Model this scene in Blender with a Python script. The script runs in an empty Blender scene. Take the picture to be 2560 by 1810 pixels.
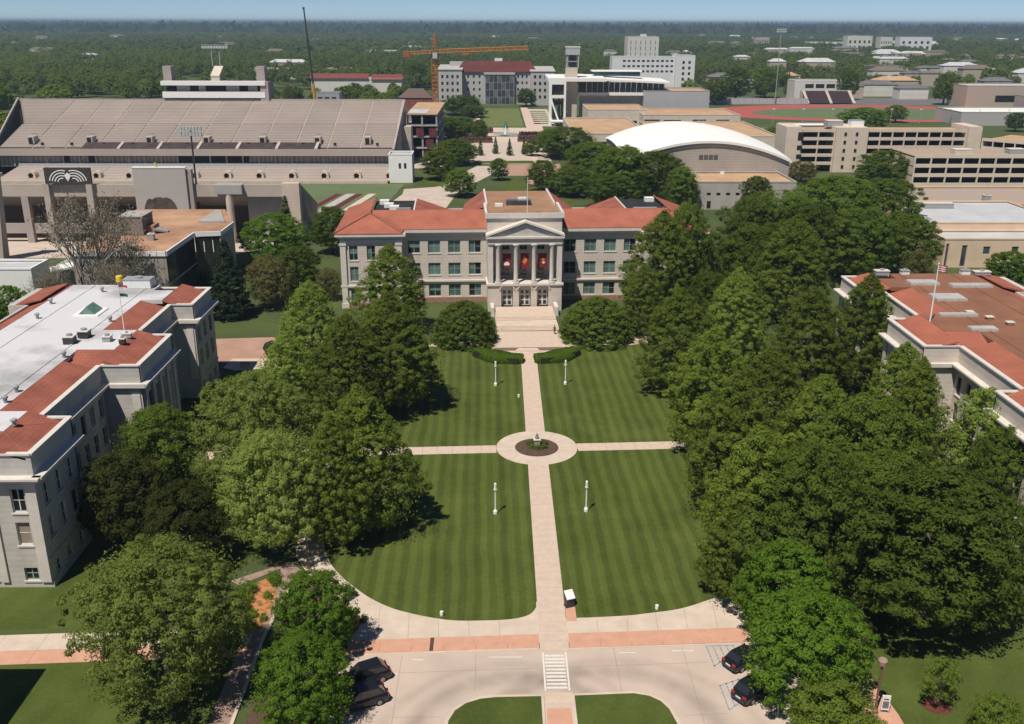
import bpy, math, random
import numpy as np
from mathutils import Matrix, Vector
random.seed(7); R = math.radians
scene = bpy.context.scene
col = scene.collection

# ------------------------------------------------------------------ camera, sky, sun, exposure
PITCH, YAW, ROLL = math.atan((905 - 54) / 2400.0), R(0.80), R(0.17)
cam_data = bpy.data.cameras.new('camera'); cam = bpy.data.objects.new('camera', cam_data); col.objects.link(cam)
fwd = Vector((math.sin(YAW) * math.cos(PITCH), math.cos(YAW) * math.cos(PITCH), -math.sin(PITCH)))
rgt = Vector((math.cos(YAW), -math.sin(YAW), 0)); upv = rgt.cross(fwd)
rt2 = rgt * math.cos(ROLL) + upv * math.sin(ROLL); up2 = upv * math.cos(ROLL) - rgt * math.sin(ROLL)
cam.matrix_world = Matrix(((rt2.x, up2.x, -fwd.x, 0), (rt2.y, up2.y, -fwd.y, 0), (rt2.z, up2.z, -fwd.z, 55), (0, 0, 0, 1)))
cam_data.sensor_width = 36; cam_data.lens = 36 * 2400 / 2560.0; cam_data.clip_start = 1; cam_data.clip_end = 120000
scene.camera = cam
SUN_EL, SUN_AZ = R(61), R(32)            # the sun stands behind the camera, to the left
world = bpy.data.worlds.new('World'); scene.world = world; world.use_nodes = True
wn = world.node_tree; sky = wn.nodes.new('ShaderNodeTexSky'); sky.sky_type = 'NISHITA'; sky.sun_disc = False
sky.sun_elevation = SUN_EL; sky.sun_rotation = R(180) + SUN_AZ
sky.air_density = 0.5; sky.dust_density = 0.0; sky.ozone_density = 6.0; sky.altitude = 400
bg = wn.nodes['Background']; bg.inputs['Strength'].default_value = 0.07
wn.links.new(sky.outputs[0], bg.inputs[0])
sun_data = bpy.data.lights.new('sun', 'SUN'); sun_data.energy = 4.5; sun_data.angle = R(0.53); sun_data.color = (1, 0.925, 0.81)
sun = bpy.data.objects.new('sun', sun_data); col.objects.link(sun)
sdir = Vector((math.sin(SUN_AZ) * math.cos(SUN_EL), math.cos(SUN_AZ) * math.cos(SUN_EL), -math.sin(SUN_EL)))
sun.rotation_euler = sdir.to_track_quat('-Z', 'Y').to_euler(); sun.location = (-60, -90, 200)
vs = scene.view_settings; vs.view_transform = 'Standard'; vs.look = 'None'; vs.gamma = 1; vs.use_curve_mapping = False; vs.exposure = 0.17
scene.cycles.max_bounces = 6; scene.cycles.transparent_max_bounces = 4; scene.cycles.volume_bounces = 0
scene.cycles.use_denoising = True

# ------------------------------------------------------------------ helpers
class MB:
    def __init__(s): s.v = []; s.f = []
    def add(s, vs, fs):
        n = len(s.v); s.v += [tuple(p) for p in vs]; s.f += [tuple(i + n for i in f) for f in fs]; return s
    def box(s, x0, y0, z0, x1, y1, z1):
        if x1 < x0: x0, x1 = x1, x0
        if y1 < y0: y0, y1 = y1, y0
        if z1 < z0: z0, z1 = z1, z0
        return s.add([(x0, y0, z0), (x1, y0, z0), (x1, y1, z0), (x0, y1, z0), (x0, y0, z1), (x1, y0, z1), (x1, y1, z1), (x0, y1, z1)],
                     [(0, 3, 2, 1), (4, 5, 6, 7), (0, 1, 5, 4), (1, 2, 6, 5), (2, 3, 7, 6), (3, 0, 4, 7)])
    def obox(s, cx, cy, z0, lx, ly, z1, a=0.0):
        c, q = math.cos(a), math.sin(a); P = []
        for z in (z0, z1):
            for dx, dy in ((-1, -1), (1, -1), (1, 1), (-1, 1)):
                x, y = dx * lx / 2, dy * ly / 2; P.append((cx + c * x - q * y, cy + q * x + c * y, z))
        return s.add(P, [(0, 3, 2, 1), (4, 5, 6, 7), (0, 1, 5, 4), (1, 2, 6, 5), (2, 3, 7, 6), (3, 0, 4, 7)])
    def prism(s, pts, z0, z1):
        a = sum(pts[i][0] * pts[(i + 1) % len(pts)][1] - pts[(i + 1) % len(pts)][0] * pts[i][1] for i in range(len(pts)))
        if a < 0: pts = pts[::-1]
        n = len(pts)
        fs = [tuple(range(n - 1, -1, -1)), tuple(range(n, 2 * n))] + [(i, (i + 1) % n, n + (i + 1) % n, n + i) for i in range(n)]
        return s.add([(x, y, z0) for x, y in pts] + [(x, y, z1) for x, y in pts], fs)
    def poly(s, pts): return s.add(pts, [tuple(range(len(pts)))])
    def slab(s, top, t):          # a sloping sheet given by its top corners, made t thick
        n = len(top); bot = [(x, y, z - t) for x, y, z in top]
        return s.add(top + bot, [tuple(range(n)), tuple(range(2 * n - 1, n - 1, -1))] + [(i, n + i, n + (i + 1) % n, (i + 1) % n) for i in range(n)])
    def tube(s, p0, p1, r0, r1=None, n=8, cap=True):
        r1 = r0 if r1 is None else r1; p0, p1 = Vector(p0), Vector(p1); d = (p1 - p0).normalized()
        a = d.cross(Vector((0, 0, 1)) if abs(d.z) < .9 else Vector((1, 0, 0))).normalized(); b = d.cross(a)
        P = [p + (a * math.cos(6.28318 * i / n) + b * math.sin(6.28318 * i / n)) * r for p, r in ((p0, r0), (p1, r1)) for i in range(n)]
        F = [(i, n + i, n + (i + 1) % n, (i + 1) % n) for i in range(n)]
        if cap: F += [tuple(range(n)), tuple(range(2 * n - 1, n - 1, -1))]
        return s.add(P, F)
    def lathe(s, cx, cy, prof, n=12):
        P = [(cx + r * math.cos(6.28318 * i / n), cy + r * math.sin(6.28318 * i / n), z) for r, z in prof for i in range(n)]; m = len(prof)
        F = [(j * n + i, j * n + (i + 1) % n, (j + 1) * n + (i + 1) % n, (j + 1) * n + i) for j in range(m - 1) for i in range(n)]
        F += [tuple(range(n - 1, -1, -1)), tuple(range((m - 1) * n, m * n))]
        return s.add(P, F)
    def mesh(s, name, mat=None, smooth=False):
        me = bpy.data.meshes.new(name); me.from_pydata(s.v, [], s.f); me.update()
        if mat is not None: me.materials.append(mat)
        if smooth: me.polygons.foreach_set('use_smooth', [True] * len(me.polygons))
        return me

def tag(o, label=None, cat=None, group=None, kind=None):
    if label: o['label'] = label
    if cat: o['category'] = cat
    if group: o['group'] = group
    if kind: o['kind'] = kind
    return o
def thing(name, label, cat, loc=(0, 0, 0), rot=0.0, group=None, kind=None):
    o = bpy.data.objects.new(name, None); o.empty_display_size = .5; col.objects.link(o)
    o.location = loc; o.rotation_euler = (0, 0, rot); return tag(o, label, cat, group, kind)
def attach(o, parent, world):
    o.parent = parent
    if world:
        o.matrix_parent_inverse = (Matrix.Translation(parent.location) @ Matrix.Rotation(parent.rotation_euler.z, 4, 'Z')).inverted()
def mk(name, mb, mat, parent=None, world=True, label=None, cat=None, group=None, kind=None, smooth=False):
    me = mb if isinstance(mb, bpy.types.Mesh) else mb.mesh(name, mat, smooth)
    o = bpy.data.objects.new(name, me); col.objects.link(o)
    if parent is not None: attach(o, parent, world)
    return tag(o, label, cat, group, kind)
def struct(name, mb, mat, label=None): return mk(name, mb, mat, kind='structure', label=label)
def inst(name, me, parent=None, loc=(0, 0, 0), rot=0.0, world=True, scale=None):
    o = bpy.data.objects.new(name, me); col.objects.link(o); o.location = loc; o.rotation_euler = (0, 0, rot)
    if scale: o.scale = scale
    if parent is not None: attach(o, parent, world)
    return o
ORD = 'first second third fourth fifth sixth seventh eighth ninth tenth eleventh twelfth thirteenth fourteenth fifteenth sixteenth seventeenth eighteenth nineteenth twentieth'.split()

# ------------------------------------------------------------------ materials
MATS = {}
def mat(name, rgb, rough=.85, var=.12, scale=1.5, rgb2=None, bump=0, bscale=8, spec=.3, metal=0, detail=4, stripes=None, pos=(.32, .68)):
    """plain surface whose colour wanders between two tones with noise (weathering, grain)"""
    if name in MATS: return MATS[name]
    m = bpy.data.materials.new(name); m.use_nodes = True; N = m.node_tree.nodes; L = m.node_tree.links
    b = N['Principled BSDF']; b.inputs['Roughness'].default_value = rough; b.inputs['Metallic'].default_value = metal
    b.inputs['Specular IOR Level'].default_value = spec
    geo = N.new('ShaderNodeNewGeometry')
    no = N.new('ShaderNodeTexNoise'); no.inputs['Scale'].default_value = scale; no.inputs['Detail'].default_value = detail; no.inputs['Roughness'].default_value = .62
    L.new(geo.outputs['Position'], no.inputs['Vector'])
    rp = N.new('ShaderNodeValToRGB'); c2 = rgb2 or tuple(max(0, c * (1 - 2 * var)) for c in rgb)
    rp.color_ramp.elements[0].position, rp.color_ramp.elements[1].position = pos
    rp.color_ramp.elements[0].color = (*c2, 1); rp.color_ramp.elements[1].color = (*rgb, 1)
    L.new(no.outputs['Fac'], rp.inputs['Fac']); out = rp.outputs['Color']
    if stripes:      # (axis, period, amount): courses, seams or mower stripes
        for ax, per, amt in stripes:
            sx = N.new('ShaderNodeSeparateXYZ'); L.new(geo.outputs['Position'], sx.inputs[0])
            mm = N.new('ShaderNodeMath'); mm.operation = 'PINGPONG'; mm.inputs[1].default_value = per / 2; L.new(sx.outputs[ax], mm.inputs[0])
            mr = N.new('ShaderNodeMapRange'); mr.inputs['From Max'].default_value = per / 2; mr.inputs['To Min'].default_value = 1 - amt; mr.inputs['To Max'].default_value = 1 + amt
            L.new(mm.outputs[0], mr.inputs['Value'])
            mx = N.new('ShaderNodeVectorMath'); mx.operation = 'SCALE'; L.new(out, mx.inputs[0]); L.new(mr.outputs[0], mx.inputs['Scale']); out = mx.outputs[0]
    L.new(out, b.inputs['Base Color'])
    if bump:
        n2 = N.new('ShaderNodeTexNoise'); n2.inputs['Scale'].default_value = bscale; L.new(geo.outputs['Position'], n2.inputs['Vector'])
        bp = N.new('ShaderNodeBump'); bp.inputs['Strength'].default_value = bump; bp.inputs['Distance'].default_value = .1
        L.new(n2.outputs['Fac'], bp.inputs['Height']); L.new(bp.outputs[0], b.inputs['Normal'])
    MATS[name] = m; return m
def leaf_mat(name, rgb, rgb2, trans=.5):
    m = bpy.data.materials.new(name); m.use_nodes = True; N = m.node_tree.nodes; L = m.node_tree.links
    for n in list(N): N.remove(n)
    out = N.new('ShaderNodeOutputMaterial'); df = N.new('ShaderNodeBsdfDiffuse'); tr = N.new('ShaderNodeBsdfTranslucent'); gl = N.new('ShaderNodeBsdfGlossy'); gl.inputs['Roughness'].default_value = .5
    mx = N.new('ShaderNodeMixShader'); mx.inputs[0].default_value = trans; m2 = N.new('ShaderNodeMixShader'); m2.inputs[0].default_value = .03
    at = N.new('ShaderNodeAttribute'); at.attribute_name = 'tint'; oi = N.new('ShaderNodeObjectInfo')
    ad = N.new('ShaderNodeMath'); ad.operation = 'MULTIPLY_ADD'; ad.inputs[1].default_value = .6; L.new(oi.outputs['Random'], ad.inputs[0])
    sc = N.new('ShaderNodeMath'); sc.operation = 'MULTIPLY'; sc.inputs[1].default_value = .4; L.new(at.outputs['Fac'], sc.inputs[0]); L.new(sc.outputs[0], ad.inputs[2])
    rp = N.new('ShaderNodeValToRGB'); rp.color_ramp.elements[0].color = (*rgb, 1); rp.color_ramp.elements[1].color = (*rgb2, 1)
    L.new(ad.outputs[0], rp.inputs['Fac'])
    L.new(rp.outputs[0], df.inputs[0]); L.new(rp.outputs[0], gl.inputs[0])
    br = N.new('ShaderNodeMixRGB'); br.blend_type = 'MULTIPLY'; br.inputs[0].default_value = 1; br.inputs[2].default_value = (1.25, 1.35, .5, 1); L.new(rp.outputs[0], br.inputs[1]); L.new(br.outputs[0], tr.inputs[0])
    L.new(df.outputs[0], mx.inputs[1]); L.new(tr.outputs[0], mx.inputs[2]); L.new(mx.outputs[0], m2.inputs[1]); L.new(gl.outputs[0], m2.inputs[2]); L.new(m2.outputs[0], out.inputs[0])
    MATS[name] = m; return m
def glass(name, rgb, rough=.12):
    return mat(name, rgb, rough=rough, var=.25, scale=.35, spec=.6, detail=1)

STONE = mat('limestone', (.60, .535, .475), var=.07, scale=.55, stripes=[('Z', .62, .05)])
STONE2 = mat('grey_stone', (.53, .505, .47), var=.1, scale=.5, stripes=[('Z', .62, .05)])
TRIM = mat('stone_trim', (.66, .615, .56), var=.07, scale=1)
BRICKP = mat('brick_plinth', (.36, .20, .155), var=.15, scale=3)
TILE = mat('terracotta_tile', (.385, .130, .082), var=.13, scale=.30, stripes=[('X', .55, .05), ('Y', .6, .05)])
TILED = mat('terracotta_tile_weathered', (.35, .115, .076), var=.18, scale=.35, stripes=[('X', .55, .06), ('Y', .6, .06)])
BROWNROOF = mat('brown_gravel_roof', (.36, .21, .125), rgb2=(.25, .135, .08), scale=.16, detail=6)
TANROOF = mat('tan_gravel_roof', (.52, .36, .23), rgb2=(.42, .26, .15), scale=.15, detail=6)
WHITEROOF = mat('white_membrane', (.56, .56, .58), rgb2=(.45, .455, .475), scale=.16, rough=.6, detail=6)
WHITE = mat('white_paint', (.78, .78, .76), var=.04)
CREAM = mat('cream_panel', (.62, .56, .47), var=.08, scale=.4)
CONC = mat('concrete', (.50, .435, .375), var=.1, scale=.6, bump=.15)
CONC2 = mat('stadium_concrete', (.40, .345, .315), rgb2=(.33, .285, .265), scale=.12, detail=6)
CONC3 = mat('grey_concrete', (.40, .385, .365), var=.12, scale=.25, detail=6)
PATH = mat('path_concrete', (.60, .475, .385), var=.07, scale=1.2, bump=.1)
PATH2 = mat('path_concrete_pale', (.62, .515, .425), var=.09, scale=.5, bump=.1)
PINK = mat('terracotta_paving', (.60, .335, .235), var=.08, scale=.9)
PINK2 = mat('terracotta_paving_dark', (.44, .205, .14), var=.08, scale=.9)
ROAD = mat('road_concrete', (.56, .45, .375), rgb2=(.45, .37, .315), scale=.16, detail=7, bump=.1)
def tyre_wear(m, arcs):          # dark rubber swept round the turning loop
    N = m.node_tree.nodes; L = m.node_tree.links; b = N['Principled BSDF']; src = b.inputs['Base Color'].links[0].from_socket; geo = N.new('ShaderNodeNewGeometry')
    for cx, cy_, r, wd, amt in arcs:
        d = N.new('ShaderNodeVectorMath'); d.operation = 'DISTANCE'; d.inputs[1].default_value = (cx, cy_, .01); L.new(geo.outputs['Position'], d.inputs[0])
        a = N.new('ShaderNodeMath'); a.operation = 'SUBTRACT'; a.inputs[1].default_value = r; L.new(d.outputs['Value'], a.inputs[0]); ab = N.new('ShaderNodeMath'); ab.operation = 'ABSOLUTE'; L.new(a.outputs[0], ab.inputs[0])
        nz = N.new('ShaderNodeTexNoise'); nz.inputs['Scale'].default_value = .5; nz.inputs['Detail'].default_value = 5; L.new(geo.outputs['Position'], nz.inputs['Vector'])
        mr = N.new('ShaderNodeMapRange'); mr.interpolation_type = 'SMOOTHSTEP'; mr.inputs['From Min'].default_value = wd; mr.inputs['From Max'].default_value = 0; mr.inputs['To Max'].default_value = amt * 2; L.new(ab.outputs[0], mr.inputs['Value'])
        mu = N.new('ShaderNodeMath'); mu.operation = 'MULTIPLY'; L.new(mr.outputs[0], mu.inputs[0]); L.new(nz.outputs['Fac'], mu.inputs[1]); iv = N.new('ShaderNodeMath'); iv.operation = 'SUBTRACT'; iv.inputs[0].default_value = 1; L.new(mu.outputs[0], iv.inputs[1])
        sc = N.new('ShaderNodeVectorMath'); sc.operation = 'SCALE'; L.new(src, sc.inputs[0]); L.new(iv.outputs[0], sc.inputs['Scale']); src = sc.outputs[0]
    L.new(src, b.inputs['Base Color'])
tyre_wear(ROAD, [(1.5, 62, 9.2, 1.6, .26), (9.0, 62, 10.0, 1.8, .24), (1.5, 61, 12.0, 1.0, .12), (10, 61, 12.5, 1.0, .10)])
DARK = mat('dark_opening', (.018, .017, .016), var=.1)
DARKROOF = mat('black_membrane', (.035, .036, .04), var=.3, scale=.4)
GREYMET = mat('grey_metal', (.34, .35, .36), var=.08, rough=.5, spec=.5)
DKMET = mat('dark_metal', (.05, .05, .055), var=.1, rough=.5)
WINDOWG = glass('window_dark_glass', (.022, .027, .03))
WINDOWT = glass('window_teal_blind', (.13, .215, .195), .3)
WINDOWM = glass('window_grey_glass', (.06, .07, .075))
BLUEGL = glass('blue_green_glass', (.035, .075, .085))
FRAMET = mat('window_frame_teal', (.30, .38, .355), var=.05, rough=.6)
FRAMEW = mat('window_frame_white', (.70, .70, .67), var=.05, rough=.6)
FRAMED = mat('window_frame_dark', (.10, .10, .10), var=.05, rough=.6)
BARK = mat('bark', (.11, .085, .065), var=.25, scale=4)
BARKP = mat('pale_bark', (.34, .30, .25), var=.25, scale=3)
MULCH = mat('dark_mulch', (.135, .085, .06), var=.3, scale=3, detail=8)
ORANGE = mat('orange_mulch', (.50, .21, .085), rgb2=(.13, .10, .035), scale=1.3, detail=8, pos=(.40, .56))

# ------------------------------------------------------------------ ground, lawns, paths, drive
GROUND = mat('ground_grass_soil', (.075, .105, .028), rgb2=(.05, .068, .024), scale=.05, detail=8)
def lawn_mat(name, ang, per, lo, hi, amt):
    m = bpy.data.materials.new(name); m.use_nodes = True; N = m.node_tree.nodes; L = m.node_tree.links; b = N['Principled BSDF']; b.inputs['Roughness'].default_value = .9; b.inputs['Specular IOR Level'].default_value = .15
    geo = N.new('ShaderNodeNewGeometry'); rot = N.new('ShaderNodeVectorRotate'); rot.rotation_type = 'Z_AXIS'; rot.inputs['Angle'].default_value = ang; L.new(geo.outputs['Position'], rot.inputs['Vector'])
    def noise(sc, det, vec=geo.outputs['Position']): n = N.new('ShaderNodeTexNoise'); n.inputs['Scale'].default_value = sc; n.inputs['Detail'].default_value = det; n.inputs['Roughness'].default_value = .7; L.new(vec, n.inputs['Vector']); return n.outputs['Fac']
    def math_(op, a, b_=None): n = N.new('ShaderNodeMath'); n.operation = op; [L.new(v, n.inputs[i]) if hasattr(v, 'is_linked') else setattr(n.inputs[i], 'default_value', v) for i, v in enumerate((a, b_)) if v is not None]; return n.outputs[0]
    sx = N.new('ShaderNodeSeparateXYZ'); L.new(rot.outputs[0], sx.inputs[0])
    wob = math_('MULTIPLY', noise(.10, 3), 1.0); x = math_('ADD', sx.outputs[0], wob)
    s1 = math_('SINE', math_('MULTIPLY', x, 6.28318 / per)); s1 = math_('MULTIPLY', s1, 2.6); s1 = math_('MINIMUM', math_('MAXIMUM', s1, -1.0), 1.0)
    s2 = math_('SINE', math_('MULTIPLY', x, 6.28318 / (per * 2.37)))
    fac = math_('ADD', math_('MULTIPLY', s1, amt), math_('MULTIPLY', s2, amt * .6))
    n1 = math_('MULTIPLY', math_('SUBTRACT', noise(.13, 7), .5), 1.5); n2 = math_('MULTIPLY', math_('SUBTRACT', noise(2.6, 8), .5), 1.0)
    tot = math_('ADD', math_('ADD', fac, math_('ADD', n1, n2)), .5)
    tot = math_('ADD', tot, math_('MULTIPLY', math_('MAXIMUM', math_('SUBTRACT', noise(.045, 6), .56), 0.0), 2.6))      # dry, paler patches
    rp = N.new('ShaderNodeValToRGB'); rp.color_ramp.elements[0].color = (*lo, 1); rp.color_ramp.elements[1].color = (*hi, 1); L.new(tot, rp.inputs[0]); L.new(rp.outputs[0], b.inputs['Base Color'])
    bp = N.new('ShaderNodeBump'); bp.inputs['Strength'].default_value = .5; bp.inputs['Distance'].default_value = .08; L.new(noise(9, 4), bp.inputs['Height']); L.new(bp.outputs[0], b.inputs['Normal']); return m
LAWN = lawn_mat('mown_lawn', R(-1.0), 1.55, (.043, .062, .010), (.101, .129, .027), .18)
GRASS = lawn_mat('plain_lawn', R(20), 3.2, (.042, .062, .011), (.096, .126, .028), .05)
GRASSF = mat('far_lawn', (.15, .185, .055), var=.12, scale=.1, stripes=[('Y', 9, .06)])
TURF = mat('sports_turf', (.125, .17, .075), var=.08, scale=.1)
BRICKPAVE = mat('brick_court', (.44, .27, .20), var=.1, scale=.3)
PAVE = mat('pale_court', (.56, .47, .40), var=.1, scale=.25)
TRACK = mat('red_track', (.42, .105, .085), var=.1, scale=.2)
ASPH = mat('far_asphalt', (.17, .165, .16), var=.15, scale=.1)
mb = MB(); S = 42000.0
mb.poly([(-S, -2000, 0), (S, -2000, 0), (S, S, 0), (-S, S, 0)]); struct('ground', mb, GROUND)
def sheet(name, pts, z, m, thick=.1): return struct(name, MB().prism(pts, z - thick, z), m)
def cy(x): return .047 * (x - 5.1)           # the cross direction of the campus runs slightly askew
# mown quad
def smooth(pts, k=4):
    o = []; n = len(pts)
    for i in range(n - 1):
        p0, p1, p2, p3 = [Vector(pts[max(0, min(n - 1, j))]) for j in (i - 1, i, i + 1, i + 2)]
        for q in range(k):
            t = q / k; v = .5 * (2 * p1 + (p2 - p0) * t + (2 * p0 - 5 * p1 + 4 * p2 - p3) * t * t + (3 * p1 - p0 - 3 * p2 + p3) * t ** 3); o.append((v.x, v.y))
    return o + [tuple(pts[-1])]
quad = [(3.6, 81.9), (2.9, 80.7), (1.3, 80.0), (-1.5, 79.75), (-5.2, 79.9), (-9.7, 81.4), (-12.5, 83.2), (-14.7, 85.4), (-17.2, 88.6), (-18.9, 92.0), (-20.0, 96.5),
        (-20.6, 103), (-21, 117), (-21, 150), (-14, 163), (24, 166), (31, 152), (32, 121), (31, 103), (29.5, 93), (27, 87.3), (24.4, 84.9), (21.1, 83.1), (18, 81.6), (14.5, 80.8), (12, 80.4), (7.5, 80.1)]
struct('lawn', MB().prism(smooth([(5.1, 84), (3.75, 83)] + quad[:13]) + quad[13:18] + smooth(quad[18:] + [(6.4, 80.2), (6.4, 83)]), -.1, .02), LAWN)
# concrete apron along the lawn's foot and the walks each side of it
apron = [(-14.3, 75.6), (-13.5, 79.6), (-15.2, 82.2), (-18, 86), (-20.2, 88.2), (-22.3, 92), (-22.9, 97), (-23.4, 118), (-23.4, 150), (34, 150), (34.5, 95), (33, 90), (30.4, 86), (30.2, 77)]
struct('apron_walk', MB().prism(apron, -.1, .012), PATH2)
sheet('verge', [(-80, 77.9), (-27.5, 79.2), (-23, 80), (-27.5, 86), (-46, 86), (-80, 86)], .008, GRASS)
# square slabs of the axis path
pth = thing('axis_path', None, None, (5.1, 120, 0), kind='structure')
slab = MB().box(-1.36, .012, -.08, 1.36, 1.488, .045).mesh('slab', PATH)
y = 79.4
while y < 160:
    if not 116 < y < 122.6: inst('slab', slab, pth, (5.1, y, 0), scale=None if y < 153 else (.66, 1, 1))
    y += 1.5
for i in range(3): inst('slab', slab, pth, (5.1, 74.9 + 1.5 * i, 0))
for i in range(4): inst('slab', slab, pth, (5.08, 69.0 - 1.5 * (i + 1), 0), scale=(.9, 1, 1))
# cross path
cp = thing('cross_path', None, None, (5.1, 120, 0), kind='structure')
cs = MB().box(.012, -1.2, -.08, 1.988, 1.2, .045).mesh('slab', PATH)
for sgn in (-1, 1):
    for i in range(20):
        x = 5.1 + sgn * (5.55 + 2.0 * i) - (2.0 if sgn < 0 else 0)
        inst('slab', cs, cp, (x, 119.75 + cy(x), 0), rot=.047)
# ring walk round the middle bed, in wedge slabs
ring = thing('ring_walk', None, None, (5.1, 120, 0), kind='structure'); n = 24
for i in range(n):
    a0, a1 = 6.28318 * (i + .012) / n, 6.28318 * (i + .988) / n; pts = []
    for r, aa in ((2.98, (a0, (a0 + a1) / 2, a1)), (5.55, (a1, (a0 + a1) / 2, a0))):
        pts += [(5.1 + r * math.cos(a), 120 + r * math.sin(a)) for a in aa]
    mk('slab', MB().prism(pts, -.08, .05), PATH2, ring)
bed = [(5.1 + 2.95 * math.cos(6.28318 * i / 32), 120 + 2.95 * math.sin(6.28318 * i / 32)) for i in range(32)]
sheet('planting_bed', bed, .06, MULCH)
# terracotta bands
def band(name, x0, x1, y0, y1, m, seg, m2=None):
    t = thing(name, None, None, ((x0 + x1) / 2, (y0 + y1) / 2, 0), kind='structure'); n = max(1, round((x1 - x0) / seg))
    for i in range(n):
        a, b = x0 + (x1 - x0) * i / n + .01, x0 + (x1 - x0) * (i + 1) / n - .01
        mk('panel', MB().prism([(a, y0 + cy(a)), (b, y0 + cy(b)), (b, y1 + cy(b)), (a, y1 + cy(a))], -.08, .035), m2 if (m2 and i in (0, n - 1)) else m, t)
band('terracotta_band', -14.2, 3.7, 75.35, 77.55, PINK, 3.0); band('terracotta_band', 6.5, 30, 75.25, 77.5, PINK, 3.0)
band('terracotta_band', -70, -23.5, 75.65, 77.65, PINK, 4.0)
band('pale_walk', -70, -23.5, 77.68, 80.2, PATH2, 4.0)
mk('drain_cover', MB().prism([(-6.55, 74.95), (-6.2, 74.97), (-6.2, 77.0), (-6.55, 76.98)], .0, .05), mat('rust_drain', (.11, .06, .045)), label='rusty trench drain cover across the left terracotta band', cat='drain')
# drive
sheet('drive', [(-14.6, 40), (-14.6, 74.5), (-13.9, 75.1), (6, 75.3), (30, 76.35), (30, 40)], .010, ROAD)
struct('drive_kerb', MB().prism([(-14, 74.28), (3.6, 75.1), (3.6, 75.3), (-14, 74.48)], -.05, .06).prism([(6.5, 75.05), (30, 76.1), (30, 76.3), (6.5, 75.25)], -.05, .06), PATH2)
isl_l = [(3.55, 50), (3.55, 68.45), (-.4, 68.35), (-1.7, 68.15), (-2.9, 67.6), (-3.8, 66.7), (-4.3, 65.4), (-4.4, 63), (-4.4, 50)]
isl_r = [(6.45, 50), (6.45, 68.5), (11.6, 68.75), (12.9, 68.4), (13.8, 67.7), (14.35, 66.7), (14.7, 65), (15, 62), (15, 50)]
def offset(pts, d):
    o = []; n = len(pts)
    for i in range(n):
        a, b, c = Vector(pts[i - 1]), Vector(pts[i]), Vector(pts[(i + 1) % n]); t = ((b - a).normalized() + (c - b).normalized()).normalized()
        o.append((b.x - t.y * d, b.y + t.x * d))
    return o
for p, s in ((isl_l, 1), (isl_r, -1)):
    struct('island_kerb', MB().prism(offset(p, -.34 * s), -.05, .10), PATH2)
    struct('island_lawn', MB().prism(p, -.05, .125), GRASS)
for i in range(6):
    mk('panel', MB().box(3.95, 52 + i * 2.5, .0, 6.05, 54.47 + i * 2.5, .055), PINK, pth)
# crosswalk
PAINT = mat('road_paint', (.72, .70, .66), var=.1, scale=3); PAINTB = mat('faded_blue_paint', (.30, .39, .46), var=.25, scale=4)
cw = thing('crosswalk_marking', None, None, (5, 72, 0), kind='structure')
for i in range(10): mk('stripe', MB().box(4.12, 69.55 + i * .5, .010, 5.92, 69.83 + i * .5, .016), PAINT, cw)
for x in (3.9, 6.0): mk('line', MB().box(x, 69.3, .010, x + .16, 74.7, .017), PAINT, cw)
for x0, x1 in ((-8, -6.9), (-1, 2), (11, 12.6), (16, 18)): mk('edge_line', MB().box(x0, 74.25 + cy(x0), .011, x1, 74.36 + cy(x0), .016), PAINT, cw)
mk('edge_line', MB().prism([(-10.3, 71.3), (-9.2, 71.9), (-9.1, 71.7), (-10.2, 71.1)], .011, .016), PAINT, cw)
hm = thing('bay_marking', None, None, (20, 71, 0), kind='structure')
def line(a, b, w, m, par, nm='line'):
    d = Vector((b[0] - a[0], b[1] - a[1])).normalized(); q = Vector((-d.y, d.x)) * w / 2
    mk(nm, MB().prism([(a[0] - q.x, a[1] - q.y), (b[0] - q.x, b[1] - q.y), (b[0] + q.x, b[1] + q.y), (a[0] + q.x, a[1] + q.y)], .010, .016), m, par)
for i in range(5): line((19.3 + i * .62, 75.45 + .03 * i), (19.45 + i * .62, 72.4 + i * .55), .12, PAINTB, hm)
line((19.2, 75.5), (22, 75.6), .12, PAINTB, hm); line((19.4, 72.5), (22.4, 75.2), .12, PAINTB, hm)
for i in range(6): line((19.35 + i * .6, 69.85 + .30 * i), (19.45 + i * .6, 66.7 + .45 * i), .12, PAINTB, hm)
line((19.3, 69.8), (23, 71.4), .12, PAINTB, hm); line((19.4, 66.6), (22.4, 69.1), .12, PAINTB, hm)
# planting strip, mulch bed and brick walk on the left
sheet('tree_bed', [(-21.2, 40), (-21.2, 87), (-20.2, 88.2), (-15, 82), (-13.4, 79.4), (-14, 77), (-14.4, 74.4), (-14.8, 40)], .022, MULCH)
sheet('brick_walk', [(-23.6, 40), (-22.2, 62), (-22.4, 77), (-21.3, 87.4), (-21.1, 89), (-22.6, 90.8), (-28, 87), (-27, 86.2), (-23.3, 89.3), (-22.8, 83), (-24.2, 77), (-24.2, 62), (-25.6, 40)], .026, mat('brick_walk', (.36, .25, .21), var=.15, scale=1.5))
struct('bed_edging', MB().prism([(-22.35, 62), (-22.5, 77), (-21.5, 88), (-21.25, 88), (-22.2, 77), (-22.05, 62)], 0, .16), PATH2)
sheet('orange_bed', [(-22.9, 78), (-22.6, 83), (-23.2, 88.4), (-26.6, 85.6), (-25.4, 80)], .03, ORANGE)
sheet('orange_bed', [(-14.2, 78.3), (-12.9, 79.6), (-13.9, 80.6), (-15, 80)], .03, ORANGE)
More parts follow.
